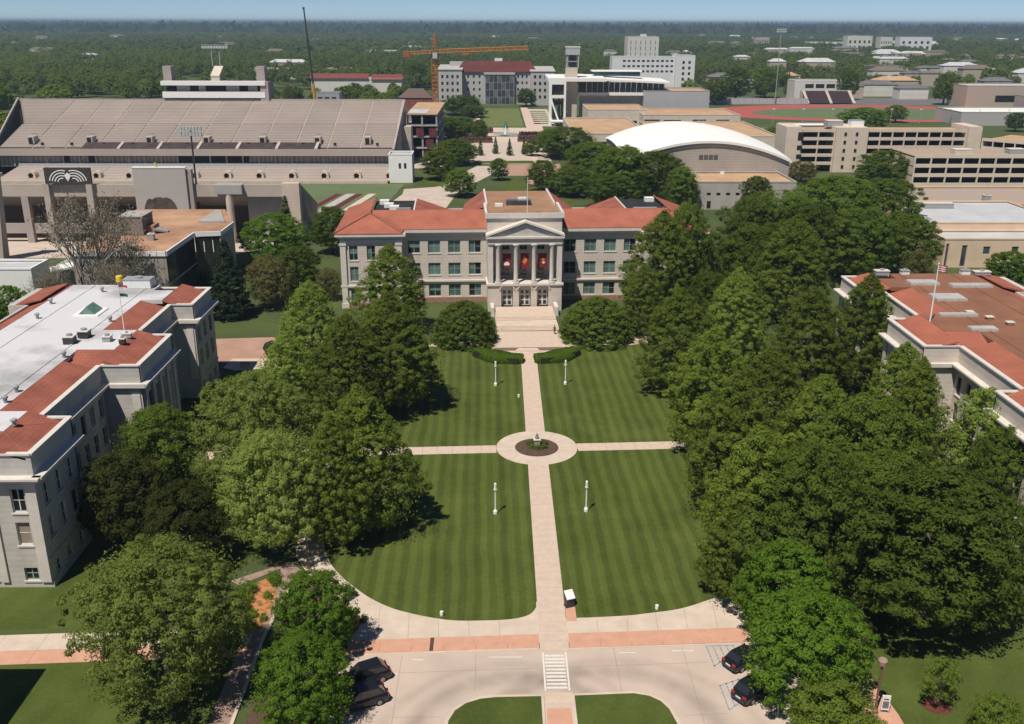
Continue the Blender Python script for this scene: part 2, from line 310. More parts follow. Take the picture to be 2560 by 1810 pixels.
# open joints in the concrete
JNT = mat('dark_joint', (.34, .285, .245), var=.2, scale=3); jn = thing('paving_joints', None, None, (0, 78, 0), kind='structure')  # thin dark strips for the joints
for x in (-11.6, -8.7, -5.8, -2.9, 0, 9.4, 12.3, 15.2, 18.1, 21, 24): line((x, 77.6 + cy(x)), (x + (.02 * (x - 5)), 79.9 if -6 < x < 13 else 82.4), .035, JNT, jn, 'joint')
for x in (-9, -2.2, 10.6, 17): line((x, 75.0 + cy(x)), (x, 69.2 if abs(x - 5) < 8.5 else 60), .035, JNT, jn, 'joint')
for a, b in (((-14, 71.6), (3.5, 72.4)), ((6.5, 72.5), (19, 73.1)), ((-9, 66), (-5, 66)), ((15.6, 66), (19, 66.2))): line(a, b, .035, JNT, jn, 'joint')
# right hand walk and lawn
sheet('side_walk', [(30.6, 40), (30.6, 71), (32.0, 78), (33.2, 78), (33.0, 71), (33.6, 66), (33.6, 40)], .014, PINK)
sheet('side_lawn', [(33.7, 40), (33.7, 66), (33.2, 73), (34, 82), (60, 84), (60, 40)], .014, GRASS)
sheet('side_lawn', [(-80, 40), (-25.8, 40), (-24.4, 62), (-24.4, 75.0), (-80, 72.4)], .014, GRASS)
sheet('side_lawn', [(-46, 86), (-28.5, 87.5), (-24.2, 95), (-24, 160), (-46, 160)], .012, GRASS)
sheet('brick_court', [(-52, 156), (-36, 152), (-24, 158), (-30, 170), (-52, 168)], .03, BRICKPAVE)
sheet('pale_walk', [(-46.5, 152.4), (-44, 151), (-34, 153), (-24, 150), (-24, 153.2), (-34, 157), (-46, 157)], .045, PATH)
# entrance court and steps of the main hall
sheet('entrance_court', [(-2.2, 161.2), (1.2, 160.2), (5, 159.4), (9, 160.2), (12.6, 161.4), (14.5, 164), (22, 163.5), (30, 166.5), (30, 169.4), (11.8, 167.5), (11.6, 172.5), (-.4, 172.2), (-.6, 166.5), (-12, 166), (-14, 163.4), (-4, 163.6)], .036, PATH)
sheet('painted_shadow_band', [(-1.2, 161.5), (1.6, 161.0), (8.4, 161.1), (11.6, 161.9), (11.4, 163), (-1, 162.6)], .05, mat('court_shadow_tone', (.20, .14, .11)))  # shade painted as a dark strip across the court
struct('court_step', MB().prism([(2.8, 160.5), (7.2, 160.6), (6.7, 162.0), (3.4, 161.9)], 0, .22), PATH2)
# far quad
sheet('court_back', [(-30, 258), (-20, 258), (-14, 330), (-2, 372), (24, 384), (24, 392), (-9, 392), (-22, 340), (-33, 335)], .03, PAVE)
sheet('service_walk', [(-33, 258), (-25, 258), (-18, 320), (-31, 336), (-36, 300)], .04, PAVE)
sheet('back_lawn', [(-31, 341), (-20, 341), (-15, 372), (-26, 380)], .05, GRASS)
sheet('back_lawn', [(-3, 262), (22, 262), (26, 360), (3, 358)], .05, GRASS)
sheet('brick_plaza', [(2, 366), (24, 366), (25, 398), (2, 396)], .06, BRICKPAVE)
sheet('terrace', [(-12, 398), (22, 398), (22, 500), (-14, 500)], .05, PAVE)
sheet('terrace_lawn', [(-10, 399), (20, 399), (20, 408), (-10, 406)], .09, GRASS)
sheet('fountain_court', [(-24, 470), (24, 470), (22, 540), (-20, 540)], .09, PATH2)
sheet('far_lawn', [(-9, 546), (14, 546), (13, 664), (-10, 664)], .09, GRASSF)
sheet('far_walk', [(15, 400), (24, 470), (24, 560), (19, 670), (14.5, 670), (15, 546), (18, 480), (12, 420)], .12, PATH)
sheet('far_walk', [(-15, 546), (-11, 546), (-12, 670), (-16, 670)], .12, PATH)
for i in range(7): sheet('garden_bed', [(20, 560 + i * 13), (30, 560 + i * 13), (30, 566 + i * 13), (20, 566 + i * 13)], .12, GRASSF)
sheet('garden_court', [(18.5, 548), (32, 548), (32, 660), (18.5, 660)], .07, PAVE)
# stadium field, end zone bands
sheet('stand_yard', [(-190, 232), (-70, 232), (-52, 250), (-52, 262), (-190, 262)], .04, PAVE)
sheet('sports_field', [(-190, 262), (-45, 262), (-36, 300), (-34, 346), (-190, 346)], .05, TURF)
for i, (x, m) in enumerate(((-62, 'm'), (-58.5, 'w'), (-55, 'm'))):
    sheet('painted_band', [(x, 280), (x + (2.2 if m == 'm' else 3), 280), (x + 7 + (2.2 if m == 'm' else 3), 325), (x + 7, 325)], .09,
          mat('maroon_turf', (.13, .02, .035)) if m == 'm' else mat('pale_turf_paint', (.50, .46, .44)))
sheet('field_edge_walk', [(-50.5, 280), (-48, 280), (-41.5, 325), (-44, 325)], .09, PATH2)
# running track
def oval(cx, cyy, rx, ry, n=48, a=0):
    return [(cx + math.cos(a) * rx * math.cos(t) - math.sin(a) * ry * math.sin(t), cyy + math.sin(a) * rx * math.cos(t) + math.cos(a) * ry * math.sin(t)) for t in [6.28318 * i / n for i in range(n)]]
sheet('running_track', oval(236, 638, 104, 62), .06, TRACK)
sheet('track_infield', oval(243, 631, 80, 42), .12, TURF)
sheet('parking_court', [(130, 700), (420, 690), (430, 760), (140, 770)], .08, ASPH)
sheet('street', [(-90, 470), (-40, 470), (-40, 760), (-90, 760)], .03, ASPH)
sheet('service_yard', [(-45, 385), (-20, 385), (-24, 470), (-45, 470)], .04, PAVE)

# ------------------------------------------------------------------ buildings: shared pieces
WCACHE = {}
def window_mesh(w, h, style):
    k = (round(w, 2), round(h, 2), style)
    if k in WCACHE: return WCACHE[k]
    fm, pm, nx, nz, t = {'teal': (FRAMET, WINDOWT, 2, 2, .10), 'tealdark': (FRAMET, WINDOWG, 2, 2, .10), 'teal_left': (FRAMET, WINDOWT, 2, 2, .10), 'teal_right': (FRAMET, WINDOWT, 2, 2, .10), 'teal_top': (FRAMET, WINDOWT, 2, 2, .10), 'white': (FRAMEW, WINDOWG, 2, 2, .09), 'dark': (FRAMED, WINDOWG, 1, 2, .08),
                         'plain': (FRAMED, WINDOWG, 1, 1, .10), 'grey': (GREYMET, WINDOWM, 1, 1, .12), 'strip': (FRAMEW, BLUEGL, 3, 1, .14), 'curtain': (GREYMET, WINDOWM, 1, 4, .10), 'blind': (FRAMEW, mat('closed_blind', (.34, .27, .22)), 1, 2, .09),
                         'tower': (FRAMED, BLUEGL, 1, 3, .1)}[style]
    f = MB(); f.box(-w / 2, 0, 0, -w / 2 + t, .12, h).box(w / 2 - t, 0, 0, w / 2, .12, h).box(-w / 2 + t, 0, 0, w / 2 - t, .12, t).box(-w / 2 + t, 0, h - t, w / 2 - t, .12, h)
    for i in range(1, nx): x = -w / 2 + w * i / nx; f.box(x - t * .55, .01, t, x + t * .55, .11, h - t)
    for j in range(1, nz): z = h * j / nz; f.box(-w / 2 + t, .02, z - t * .3, w / 2 - t, .10, z + t * .3)
    P = lambda a, b, c, d, m: MB().box(-w / 2 + t * .5 + (w - t) * a, .06, t * .5 + (h - t) * c, -w / 2 + t * .5 + (w - t) * b, .09, t * .5 + (h - t) * d).mesh('pane', m)
    panes = {'teal_left': [P(0, .5, 0, 1, pm), P(.5, 1, 0, 1, WINDOWG)], 'teal_right': [P(.5, 1, 0, 1, pm), P(0, .5, 0, 1, WINDOWG)], 'teal_top': [P(0, 1, .42, 1, pm), P(0, 1, 0, .42, WINDOWG)]}.get(style) or [P(0, 1, 0, 1, pm)]
    WCACHE[k] = (f.mesh('window', fm), panes); return WCACHE[k]
SILL = {}
def window(parent, x, y, z, ang, w, h, style, rec=.22, sill=False, world=False):
    fm, pm = window_mesh(w, h, style); c, s = math.cos(ang), math.sin(ang)
    o = inst('window', fm, parent, (x - s * rec, y + c * rec, z), ang, world); [inst('pane', p_, o, world=False) for p_ in pm]
    if sill:
        k = round(w, 2)
        if k not in SILL: SILL[k] = MB().box(-w / 2 - .15, -.10 - .22, -.18, w / 2 + .15, 0, -.002).mesh('sill', TRIM)
        inst('sill', SILL[k], o, world=False)
    return o
def wall_mesh(mb, x, y, ang, length, z0, z1, ops, depth=.3):
    """one wall face with real openings; the wall runs along ang and faces to the right of it"""
    c, s = math.cos(ang), math.sin(ang)
    P = lambda u, z, d=0.0: (x + c * u - s * d, y + s * u + c * d, z)
    us = sorted({0.0, length, *[v for o in ops for v in (o[0], o[1])]}); zs = sorted({z0, z1, *[v for o in ops for v in (o[2], o[3])]})
    for i in range(len(us) - 1):
        for j in range(len(zs) - 1):
            um, zm = (us[i] + us[i + 1]) / 2, (zs[j] + zs[j + 1]) / 2
            if any(o[0] < um < o[1] and o[2] < zm < o[3] for o in ops): continue
            mb.poly([P(us[i], zs[j]), P(us[i + 1], zs[j]), P(us[i + 1], zs[j + 1]), P(us[i], zs[j + 1])])
    for a, b, e, f in ops:
        mb.poly([P(a, e), P(b, e), P(b, e, depth), P(a, e, depth)]); mb.poly([P(a, f), P(a, f, depth), P(b, f, depth), P(b, f)])
        mb.poly([P(a, e), P(a, e, depth), P(a, f, depth), P(a, f)]); mb.poly([P(b, e), P(b, f), P(b, f, depth), P(b, e, depth)])
def facade(parent, x, y, ang, length, z0, z1, m, wins=(), name='wall', sill=False, world=False, rec=.22):
    """wins: (centre along wall, bottom z, width, height, style)"""
    mb = MB(); wall_mesh(mb, x, y, ang, length, z0, z1, [(u - w / 2, u + w / 2, z, z + h) for u, z, w, h, st in wins], rec + .14)
    mk(name, mb, m, parent, world)
    for u, z, w, h, st in wins: window(parent, x + math.cos(ang) * u, y + math.sin(ang) * u, z, ang, w, h, st, rec, sill, world)
def block(name, label, cat, x0, y0, x1, y1, h, m, roof, south=(), east=(), west=(), par=.5, group=None, z0=0, rec=.15):
    """flat roofed block in world axes with a parapet; window lists are (u from the wall's left end as seen from outside, z, w, h, style)"""
    t = thing(name, label, cat, ((x0 + x1) / 2, (y0 + y1) / 2, z0), group=group)
    facade(t, x0, y0, 0, x1 - x0, z0, h, m, south, world=True, rec=rec); facade(t, x1, y0, R(90), y1 - y0, z0, h, m, east, world=True, rec=rec)
    facade(t, x0, y1, R(-90), y1 - y0, z0, h, m, west, world=True, rec=rec); facade(t, x1, y1, R(180), x1 - x0, z0, h, m, (), world=True)
    mk('roof', MB().box(x0 + .02, y0 + .02, h - par - .2, x1 - .02, y1 - .02, h - par), roof, t)
    if par: mk('parapet', MB().box(x0 - .1, y0 - .1, h - .25, x1 + .1, y0 + .3, h + .06).box(x0 - .1, y1 - .3, h - .25, x1 + .1, y1 + .1, h + .06).box(x0 - .1, y0 + .3, h - .25, x0 + .3, y1 - .3, h + .06).box(x1 - .3, y0 + .3, h - .25, x1 + .1, y1 - .3, h + .06), m, t)
    return t
def grid(us, zs, w, h, st): return [(u, z, w, h, st if isinstance(st, str) else st[(i * 7 + j * 3) % len(st)]) for i, u in enumerate(us) for j, z in enumerate(zs)]
def lin(a, b, n): return [a + (b - a) * i / (n - 1) for i in range(n)] if n > 1 else [(a + b) / 2]
def roof_unit(x, y, z, lx, ly, h, m, label, group=None, name='roof_unit', fan=True):
    t = thing(name, label, 'roof unit', (x, y, z), group=group)
    mk('casing', MB().box(x - lx / 2, y - ly / 2, z, x + lx / 2, y + ly / 2, z + h), m, t)
    mk('cap', MB().box(x - lx / 2 - .08, y - ly / 2 - .08, z + h, x + lx / 2 + .08, y + ly / 2 + .08, z + h + .12), TRIM if m is not WHITE else GREYMET, t)
    if fan: mk('fan', MB().lathe(x, y, [(min(lx, ly) * .3, z + h + .12), (min(lx, ly) * .3, z + h + .35), (min(lx, ly) * .2, z + h + .36)], 10), GREYMET, t)
    return t

# ------------------------------------------------------------------ main hall (columned, terracotta roof)
hall = thing('main_hall', 'grey stone hall with columned portico and terracotta roof at the head of the quad', 'building', (5.1, 186.7, 0), R(2.6))
HW = lambda n, mb, m, smooth=False: mk(n, mb, m, hall, False, smooth=smooth)
WU = [9.8, 14.0, 18.1, 22.2]; ST = ['teal', 'teal_left', 'teal_right', 'teal', 'teal_top', 'tealdark', 'teal_right']
def wrow(us, off): return [(u - off, z, 2.5, hh, ST[int(abs(u) * 7 + z * 3 + (u > 0) * 4) % 7]) for u in us for z, hh in ((10.35, 2.6), (5.75, 2.55), (1.2, 2.6))]
for sg in (-1, 1):
    x0 = -24.5 if sg < 0 else 7.4
    facade(hall, x0, 6.8, 0, 17.1, 0, 15.0, STONE, wrow([sg * u for u in WU], x0), sill=True)
    x0 = -36.7 if sg < 0 else 24.5
    facade(hall, x0, 3.3, 0, 12.2, 0, 15.0, STONE, [(u, z, 1.7, 3.0, ST[(int(u) + int(z)) % 7]) for u in (2.6, 6.1, 9.6) for z in (9.8, 5.5, 1.2)], sill=True)
    # sides
    if sg < 0:
        facade(hall, -36.7, 30, R(-90), 26.7, 0, 15.0, STONE, [(u, z, 1.7, 2.8, 'teal') for u in lin(3, 23.7, 6) for z in (9.8, 5.5, 1.2)], sill=True)
        facade(hall, -24.5, 3.3, R(90), 3.5, 0, 15.0, STONE)
    else:
        facade(hall, 36.7, 3.3, R(90), 26.7, 0, 15.0, STONE, [(u, z, 1.7, 2.8, 'teal') for u in lin(3, 23.7, 6) for z in (9.8, 5.5, 1.2)], sill=True)
        facade(hall, 24.5, 6.8, R(-90), 3.5, 0, 15.0, STONE)
    # brick plinth, belt course, pilasters, cornice, frieze
    a, b = (-24.5, -7.4) if sg < 0 else (7.4, 24.5); c, d = (-36.7, -24.5) if sg < 0 else (24.5, 36.7)
    HW('plinth', MB().box(a, 6.55, 0, b, 6.79, 1.0).box(c - (.2 if sg < 0 else 0), 3.05, 0, d + (.2 if sg > 0 else 0), 3.29, 1.0), BRICKP)
    HW('belt_course', MB().box(a, 6.42, 4.35, b, 6.79, 4.7).box(c - .2, 2.9, 4.35, d + .2, 3.29, 4.7), TRIM)
    HW('cornice', MB().box(a + (.0 if sg < 0 else 0), 5.9, 14.75, b, 6.79, 15.35).box(a, 6.25, 14.3, b, 6.79, 14.75).box(c - .9, 2.35, 14.75, d + .9, 3.29, 15.35).box(c - .5, 2.8, 14.3, d + .5, 3.29, 14.75)
       .box((-37.6 if sg < 0 else 36.71), 3.29, 14.75, (-36.71 if sg < 0 else 37.6), 30.6, 15.35), TRIM)
    for u in (c + .55, d - .55): HW('pilaster', MB().box(u - .55, 2.95, 1.0, u + .55, 3.29, 12.9).box(u - .7, 2.85, 12.9, u + .7, 3.29, 13.4).box(u - .75, 2.8, 0, u + .75, 3.29, 1.0), TRIM)
    HW('frieze', MB().box(c, 3.1, 13.4, d, 3.29, 13.9), TRIM)
    # roofs: front slope, hipped pavilion, flat black deck, inner slope
    s = sg
    HW('front_roof', MB().slab([(7.4 * s, 5.9, 15.5), (31 * s, 5.9, 15.5), (31 * s, 12.8, 18.15), (7.4 * s, 12.8, 18.15)][::s], .18), TILE)
    HW('pavilion_roof', MB().slab([(24.2 * s, 2.3, 15.42), (37.7 * s, 2.3, 15.42), (31 * s, 9.6, 18.1)][::s], .15)
       .slab([(37.7 * s, 2.3, 15.42), (37.7 * s, 30.6, 15.42), (31 * s, 28, 18.1), (31 * s, 9.6, 18.1)][::s], .15)
       .slab([(24.2 * s, 2.3, 15.42), (31 * s, 9.6, 18.1), (27.2 * s, 9.2, 17.0), (24.2 * s, 6.0, 15.55)][::s], .15), TILE)
    for p, q in (((37.7 * s, 2.3, 15.5), (31 * s, 9.6, 18.18)), ((31 * s, 9.6, 18.18), (31 * s, 28, 18.18)), ((24.2 * s, 2.3, 15.5), (31 * s, 9.6, 18.2))): HW('ridge_tile', MB().tube(p, q, .16, n=6), TILED)
    HW('deck_roof', MB().box(22.4 * s, 13, 17.2, 31 * s, 28, 17.4), DARKROOF)
    HW('deck_kerb', MB().box(22.1 * s, 12.9, 17.0, 22.4 * s, 28, 18.0).box(22.1 * s, 12.85, 17.4, 30.5 * s, 12.98, 18.0), TRIM)
    HW('inner_roof', MB().slab([(22.1 * s, 13, 17.9), (22.1 * s, 28, 17.9), (15 * s, 26, 15.8), (15 * s, 13, 15.8)][::s], .15), TILED)
    HW('court_roof', MB().box(12.4 * s, 13, 15.4, 15.2 * s, 26, 15.6), CONC3)
    HW('rear_slope', MB().slab([(7.2 * s, 12.8, 19.0), (12.8 * s, 12.8, 16.3), (11.5 * s, 30, 16.3), (7.2 * s, 31.5, 19.0)][::-s], .15), TILED)
HW('rear_wall', MB().box(-36.7, 29.6, 0, 36.7, 30, 15.2), STONE)
# portico
facade(hall, -7.4, 4.6, 0, 14.8, 5.6, 15.2, STONE2, [], name='porch_wall')
for u in (-3.57, 0, 3.57):
    window(hall, u, 4.45, 6.1, 0, 1.5, 2.4, 'tealdark', 0, True); window(hall, u, 4.45, 11.4, 0, 1.5, 1.6, 'tealdark', 0)
HW('porch_base', MB().box(-7.4, -.9, 0, -4.75, 1.15, 5.35).box(-2.4, -.9, 0, -1.2, 1.15, 5.35).box(1.2, -.9, 0, 2.4, 1.15, 5.35).box(4.75, -.9, 0, 7.4, 1.15, 5.35)
   .box(-4.75, -.6, 4.3, -2.4, 1.15, 5.35).box(-1.2, -.6, 4.3, 1.2, 1.15, 5.35).box(2.4, -.6, 4.3, 4.75, 1.15, 5.35), STONE)
HW('porch_floor', MB().box(-7.7, -1.2, 5.36, 7.7, 4.59, 5.75), TRIM)
HW('door_recess', MB().box(-7.3, 1.16, 0, 7.3, 1.4, 5.35), STONE2)
HW('side_wall', MB().box(-7.4, 1.2, 0, -7.0, 6.8, 15.2).box(7.0, 1.2, 0, 7.4, 6.8, 15.2), STONE)
for u in (-3.57, 0, 3.57):
    d = HW('door', MB().box(u - 1.05, .1, 1.0, u + 1.05, .25, 4.25), FRAMEW)
    for dx in (-.5, .5):
        for z in (1.25, 2.3, 3.4): mk('door_pane', MB().box(u + dx - .33, .06, z, u + dx + .33, .12, z + .75), WINDOWG, d, False)
    arch = MB(); n = 8
    for i in range(n):
        a0, a1 = math.pi * i / n, math.pi * (i + 1) / n
        arch.prism([(0, 0), (1, 0)], 0, 0) if False else arch.add([(u + r * math.cos(a), yy, 4.6 + r * .62 * math.sin(a)) for yy in (-1.12, -.9) for r, a in ((1.35, a0), (1.6, a0), (1.6, a1), (1.35, a1))],
            [(0, 1, 2, 3), (7, 6, 5, 4), (0, 4, 5, 1), (1, 5, 6, 2), (2, 6, 7, 3), (3, 7, 4, 0)])
    HW('arch_moulding', arch, TRIM)
for u in (-5.35, -1.8, 1.8, 5.35):
    HW('column', MB().box(u - .62, -1.1, 5.75, u + .62, .1, 6.1).lathe(u, -.5, [(.52, 6.1), (.47, 6.35), (.44, 7), (.41, 12.9), (.5, 13.15), (.58, 13.4)], 14).box(u - .6, -1.08, 13.4, u + .6, .08, 13.75), TRIM, True)
for u in (-6.85, 6.85): HW('pilaster', MB().box(u - .5, -.75, 5.75, u + .5, 1.19, 13.75), TRIM)
HW('entablature', MB().box(-7.4, -1.0, 13.75, 7.4, 1.19, 14.9).box(-7.75, -1.4, 14.9, 7.75, 1.19, 15.3), TRIM)
HW('porch_ceiling', MB().box(-7.3, -.95, 13.6, 7.3, 4.58, 13.74), TRIM)
ped = MB().add([(-6.9, -.9, 15.3), (6.9, -.9, 15.3), (0, -.9, 17.75), (-6.9, .6, 15.3), (6.9, .6, 15.3), (0, .6, 17.75)], [(0, 1, 2), (3, 5, 4), (0, 3, 4, 1), (1, 4, 5, 2), (2, 5, 3, 0)])
HW('pediment', ped, STONE2)
for s in (-1, 1): HW('raking_cornice', MB().slab([(7.75 * s, -1.45, 15.65), (0, -1.45, 18.4), (0, 1.0, 18.4), (7.75 * s, 1.0, 15.65)][::-s], .38), TRIM)
HW('attic', MB().box(-7.4, .8, 15.3, 7.4, 13.0, 18.6), STONE)
HW('attic_cornice', MB().box(-7.8, .4, 18.6, 7.8, 1.3, 19.15).box(-7.8, 1.3, 18.6, -7.3, 12.5, 19.6).box(7.3, 1.3, 18.6, 7.8, 12.5, 19.6).box(-7.8, .4, 19.15, 7.8, .75, 19.6), TRIM)
HW('attic_roof', MB().box(-7.2, 1.3, 18.65, 7.2, 31.5, 18.8), BROWNROOF)
HW('roof_parapet', MB().box(-7.3, 12.9, 18.8, -6.9, 31.5, 19.35).box(6.9, 12.9, 18.8, 7.25, 31.5, 19.35), TRIM)
HW('skylight', MB().box(-3, 13.4, 18.8, 2.2, 15.4, 19.7), WINDOWM); HW('vent', MB().box(-5.4, 12.2, 18.8, -3.8, 13, 19.4).box(-.4, 15.8, 18.8, 1.4, 16.6, 20.0), WHITE)
HW('vent', MB().box(-6, 3, 18.8, -5.4, 3.6, 19.3), GREYMET)
for u, v in ((-29, 24), (-26.5, 17), (29.4, 25), (-27.8, 20)): HW('roof_hatch', MB().box(u - 1, v - .8, 17.4, u + 1, v + .8, 18.3), WHITE)
HW('roof_duct', MB().box(-26, 15, 17.4, -23, 15.8, 18.1).box(24, 14, 17.4, 29, 14.9, 18.0), GREYMET)
for u, v in ((-13.8, 18), (-13.4, 22), (13.6, 19)): HW('roof_hatch', MB().box(u - .9, v - .9, 15.6, u + .9, v + .9, 16.6), GREYMET)
# banners hanging between the columns
BANR = mat('maroon_cloth', (.22, .022, .03), var=.15); BANO = mat('orange_print', (.75, .22, .05), var=.1)
for i, (u, lab) in enumerate(((-3.57, 'maroon banner with a white band hanging left between the portico columns'), (0, 'maroon banner with an orange flame star hanging in the middle of the portico'), (3.57, 'maroon banner with a pale spot hanging right between the portico columns'))):
    b = thing('banner', lab, 'banner', hall.matrix_basis @ Vector((u, .5, 8.6)), R(2.6), 'portico banners')
    mk('cloth', MB().box(-.85, -.04, 0 if i != 1 else -.2, .85, .04, 2.9), BANR, b, False)
    mk('rod', MB().tube((-1, 0, 2.92), (1, 0, 2.92), .05, n=6), DKMET, b, False)
    if i == 0: mk('print', MB().box(-.55, -.07, .55, .55, -.045, 1.0).box(-.3, -.07, 1.0, .35, -.045, 1.25), WHITE, b, False)
    elif i == 1:
        st = [(.62 * math.sin(a) * r, 1.55 + .98 * math.cos(a) * r) for a, r in [(6.28318 * k / 16, (1.0, .62, .78, .62)[k % 4]) for k in range(16)]]
        mk('print', MB().add([(x, -.07, z) for x, z in st] + [(x, -.045, z) for x, z in st], [tuple(range(16)), tuple(range(31, 15, -1))]), BANO, b, False)
    else: mk('print', MB().tube((.2, -.07, 1.1), (.2, -.045, 1.1), .3, n=12), mat('pale_print', (.75, .6, .5)), b, False); mk('print', MB().box(-.5, -.068, 1.5, .4, -.045, 1.9), BANO, b, False)
# steps
stp = thing('entrance_steps', 'broad pale stone steps rising to the main hall doors', 'steps', (5.1, 180, 0), R(2.6))
for i in range(7): mk('step', MB().box(-5.9 + .02 * i, -7.4 + i * .42 + (3.2 if i > 3 else 0), 0, 5.9 - .02 * i, 5.5, .15 * (i + 1)), PATH2 if i % 2 else PATH, stp, False)
mk('cheek_wall', MB().box(-6.7, 2.0, 0, -5.95, 5.6, 1.9).box(5.95, 2.0, 0, 6.7, 5.6, 1.9), TRIM, stp, False)

# ------------------------------------------------------------------ the two long stone halls flanking the quad
def long_hall(label, xf, sg, y0, wallm, deck, tile, wdark):
    """sg=+1: quad facade faces +X. xf = pavilion face. Local plan mirrored in x for the other hall."""
    t = thing('stone_hall', label, 'building', (xf - sg * 12.4, y0 + 31, 0))
    X = lambda d: xf - sg * d                     # d = metres behind the pavilion face
    f = lambda n, mb, m: mk(n, mb, m, t)
    segs = [(0, 9.5, 0.0), (9.5, 25.7, 3.2), (25.7, 38.2, -1.5), (38.2, 52.7, 3.2), (52.7, 62.4, 0.0)]
    H, C = 14.9, 12.5
    depth_back = 24.8
    ST2 = ['white', 'dark', 'white', 'white', 'blind'] if not wdark else ['dark', 'dark', 'white', 'dark']
    def face(ya, yb, d, wins):
        if sg > 0: facade(t, X(d), ya, R(90), yb - ya, 0, H, wallm, wins, sill=True, world=True)
        else: facade(t, X(d), yb, R(-90), yb - ya, 0, H, wallm, [(yb - ya - u, *r) for u, *r in wins], sill=True, world=True)
    for k, (a, b, d) in enumerate(segs):
        ya, yb = y0 + a, y0 + b; L = yb - ya
        if k == 2:
            wins = [(u, 3.9, 1.5, 6.8, 'curtain') for u in lin(2.6, L - 2.6, 4)]
        else:
            us = lin(1.9, L - 1.9, 3) if k in (0, 4) else lin(1.4, L - 1.4, 6)
            wins = [(u, z, 1.35, h, ST2[(int(u * 3) + int(z)) % len(ST2)]) for u in us for z, h in ((8.6, 2.5), (4.9, 2.5), (.8, 1.5))]
        face(ya, yb, d, wins)
        if k == 2:
            for u in lin(.9, L - .9, 5): f('pilaster', MB().box(X(d), ya + u - .45, 3.2, X(d) + sg * .32, ya + u + .45, 11.4).box(X(d), ya + u - .55, 11.4, X(d) + sg * .4, ya + u + .55, 11.8), wallm)
        # cornice, parapet coping, plinth
        e0, e1 = ya - (.45 if d < 3 else -.0), yb + (.45 if d < 3 else -.0)
        f('cornice', MB().box(X(d) - sg * .05, e0, C - .3, X(d) + sg * .75, e1, C).box(X(d) - sg * .05, e0, C, X(d) + sg * .95, e1, C + .22), TRIM)
        f('coping', MB().box(X(d) - sg * .45, ya - .02, H, X(d) + sg * .18, yb + .02, H + .18), TRIM)
        f('plinth', MB().box(X(d), ya, 0, X(d) + sg * .15, yb, .7).box(X(d), ya, 3.1, X(d) + sg * .12, yb, 3.3), wallm)
        # return walls where the bay steps forward
        for yy, other, facing in ((ya, segs[k - 1][2] if k else None, 0), (yb, segs[k + 1][2] if k < 4 else None, 1)):
            if other is None or other <= d: continue
            lo, hi = sorted((X(d), X(other)))
            f('return_wall', MB().box(lo, yy - .01 if not facing else yy - .25, 0, hi, yy + .25 if not facing else yy + .01, H - .01), wallm)
            f('return_cornice', MB().box(lo - (.6 if sg < 0 else -.05), yy - .5 if not facing else yy, C - .3, hi + (.6 if sg > 0 else -.05), yy if not facing else yy + .5, C + .21), TRIM)
            f('coping', MB().box(lo, yy - .14 if not facing else yy - .4, H + .003, hi, yy + .4 if not facing else yy + .14, H + .185), TRIM)
            pw = 1.1; cx = X(d) - sg * .75
            f('pilaster', MB().box(cx - .5, yy - .14 if not facing else yy, 3.2, cx + .5, yy if not facing else yy + .14, 11.2), TRIM)
        # tiled slope behind the parapet
        i0, i1 = d + .5, d + 4.4
        pts = [(X(i0), ya, H - .35), (X(i0), yb, H - .35), (X(i1), yb, H + .75), (X(i1), ya, H + .75)]
        f('tile_roof', MB().slab(pts if sg > 0 else pts[::-1], .2), tile)
        if d < 3:
            for yy, s2 in ((ya, 1), (yb, -1)):
                if (k == 2 and s2 < 0): continue
                p2 = [(X(i0), yy + s2 * .5, H - .33), (X(max(i1 + 3.0, 7.65)), yy + s2 * .5, H - .33), (X(max(i1 + 3.0, 7.65)), yy + s2 * 4.1, H + .79), (X(i1), yy + s2 * 4.1, H + .79)]
                f('tile_roof', MB().slab(p2, .2), tile)
    # end walls and back
    y1 = y0 + 62.4; lo, hi = sorted((X(0), X(depth_back)))
    ends = [(u, z, 1.4, h, s) for u in lin(2.0, 22.8, 6) for z, h, s in ((8.6, 2.6, 'white'), (4.9, 2.6, 'blind'), (.8, 1.5, 'tealdark'))]
    facade(t, lo, y0, 0, hi - lo, 0, H, wallm, ends, sill=True, world=True)
    f('end_pilaster', MB().box(X(0) - sg * 1.05, y0 - .2, .7, X(0), y0, 11.6).box(X(0) - sg * 1.15, y0 - .25, 11.6, X(0) + sg * .05, y0, 12), TRIM)
    f('end_pilaster', MB().box(X(4.7) - .35, y0 - .2, .7, X(4.7) + .35, y0, 11.6), TRIM)
    facade(t, hi, y1, R(180), hi - lo, 0, H, wallm, (), world=True)
    f('back_wall', MB().box(X(depth_back), y0 + 9.5, 0, X(depth_back - .4), y1 - 9.5, H), wallm)
    for a, b in ((0, 9.5), (52.7, 62.4)): f('back_wall', MB().box(X(depth_back + 2.6), y0 + a, 0, X(depth_back), y0 + b, H), wallm)
    f('end_cornice', MB().box(lo - .6, y0 - .75, C - .3, hi + .6, y0 - .0, C).box(lo - .8, y0 - .95, C, hi + .8, y0 - .0, C + .22).box(lo - .8, y1, C - .3, hi + .8, y1 + .9, C + .2), TRIM)
    f('coping', MB().box(lo, y0 - .16, H + .004, hi, y0 + .45, H + .19).box(lo, y1 - .45, H + .004, hi, y1 + .16, H + .19), TRIM)
    # deck
    dl, dh = sorted((X(7.62), X(depth_back - 3.5)))
    f('deck_roof', MB().box(dl, y0 + 4.2, H + .2, dh, y1 - .6, H + .72), deck)
    dl, dh = sorted((X(7.7), X(depth_back - .3))); f('end_deck', MB().box(dl, y0 + .5, H + .05, dh, y0 + 4.15, H + .68), deck)
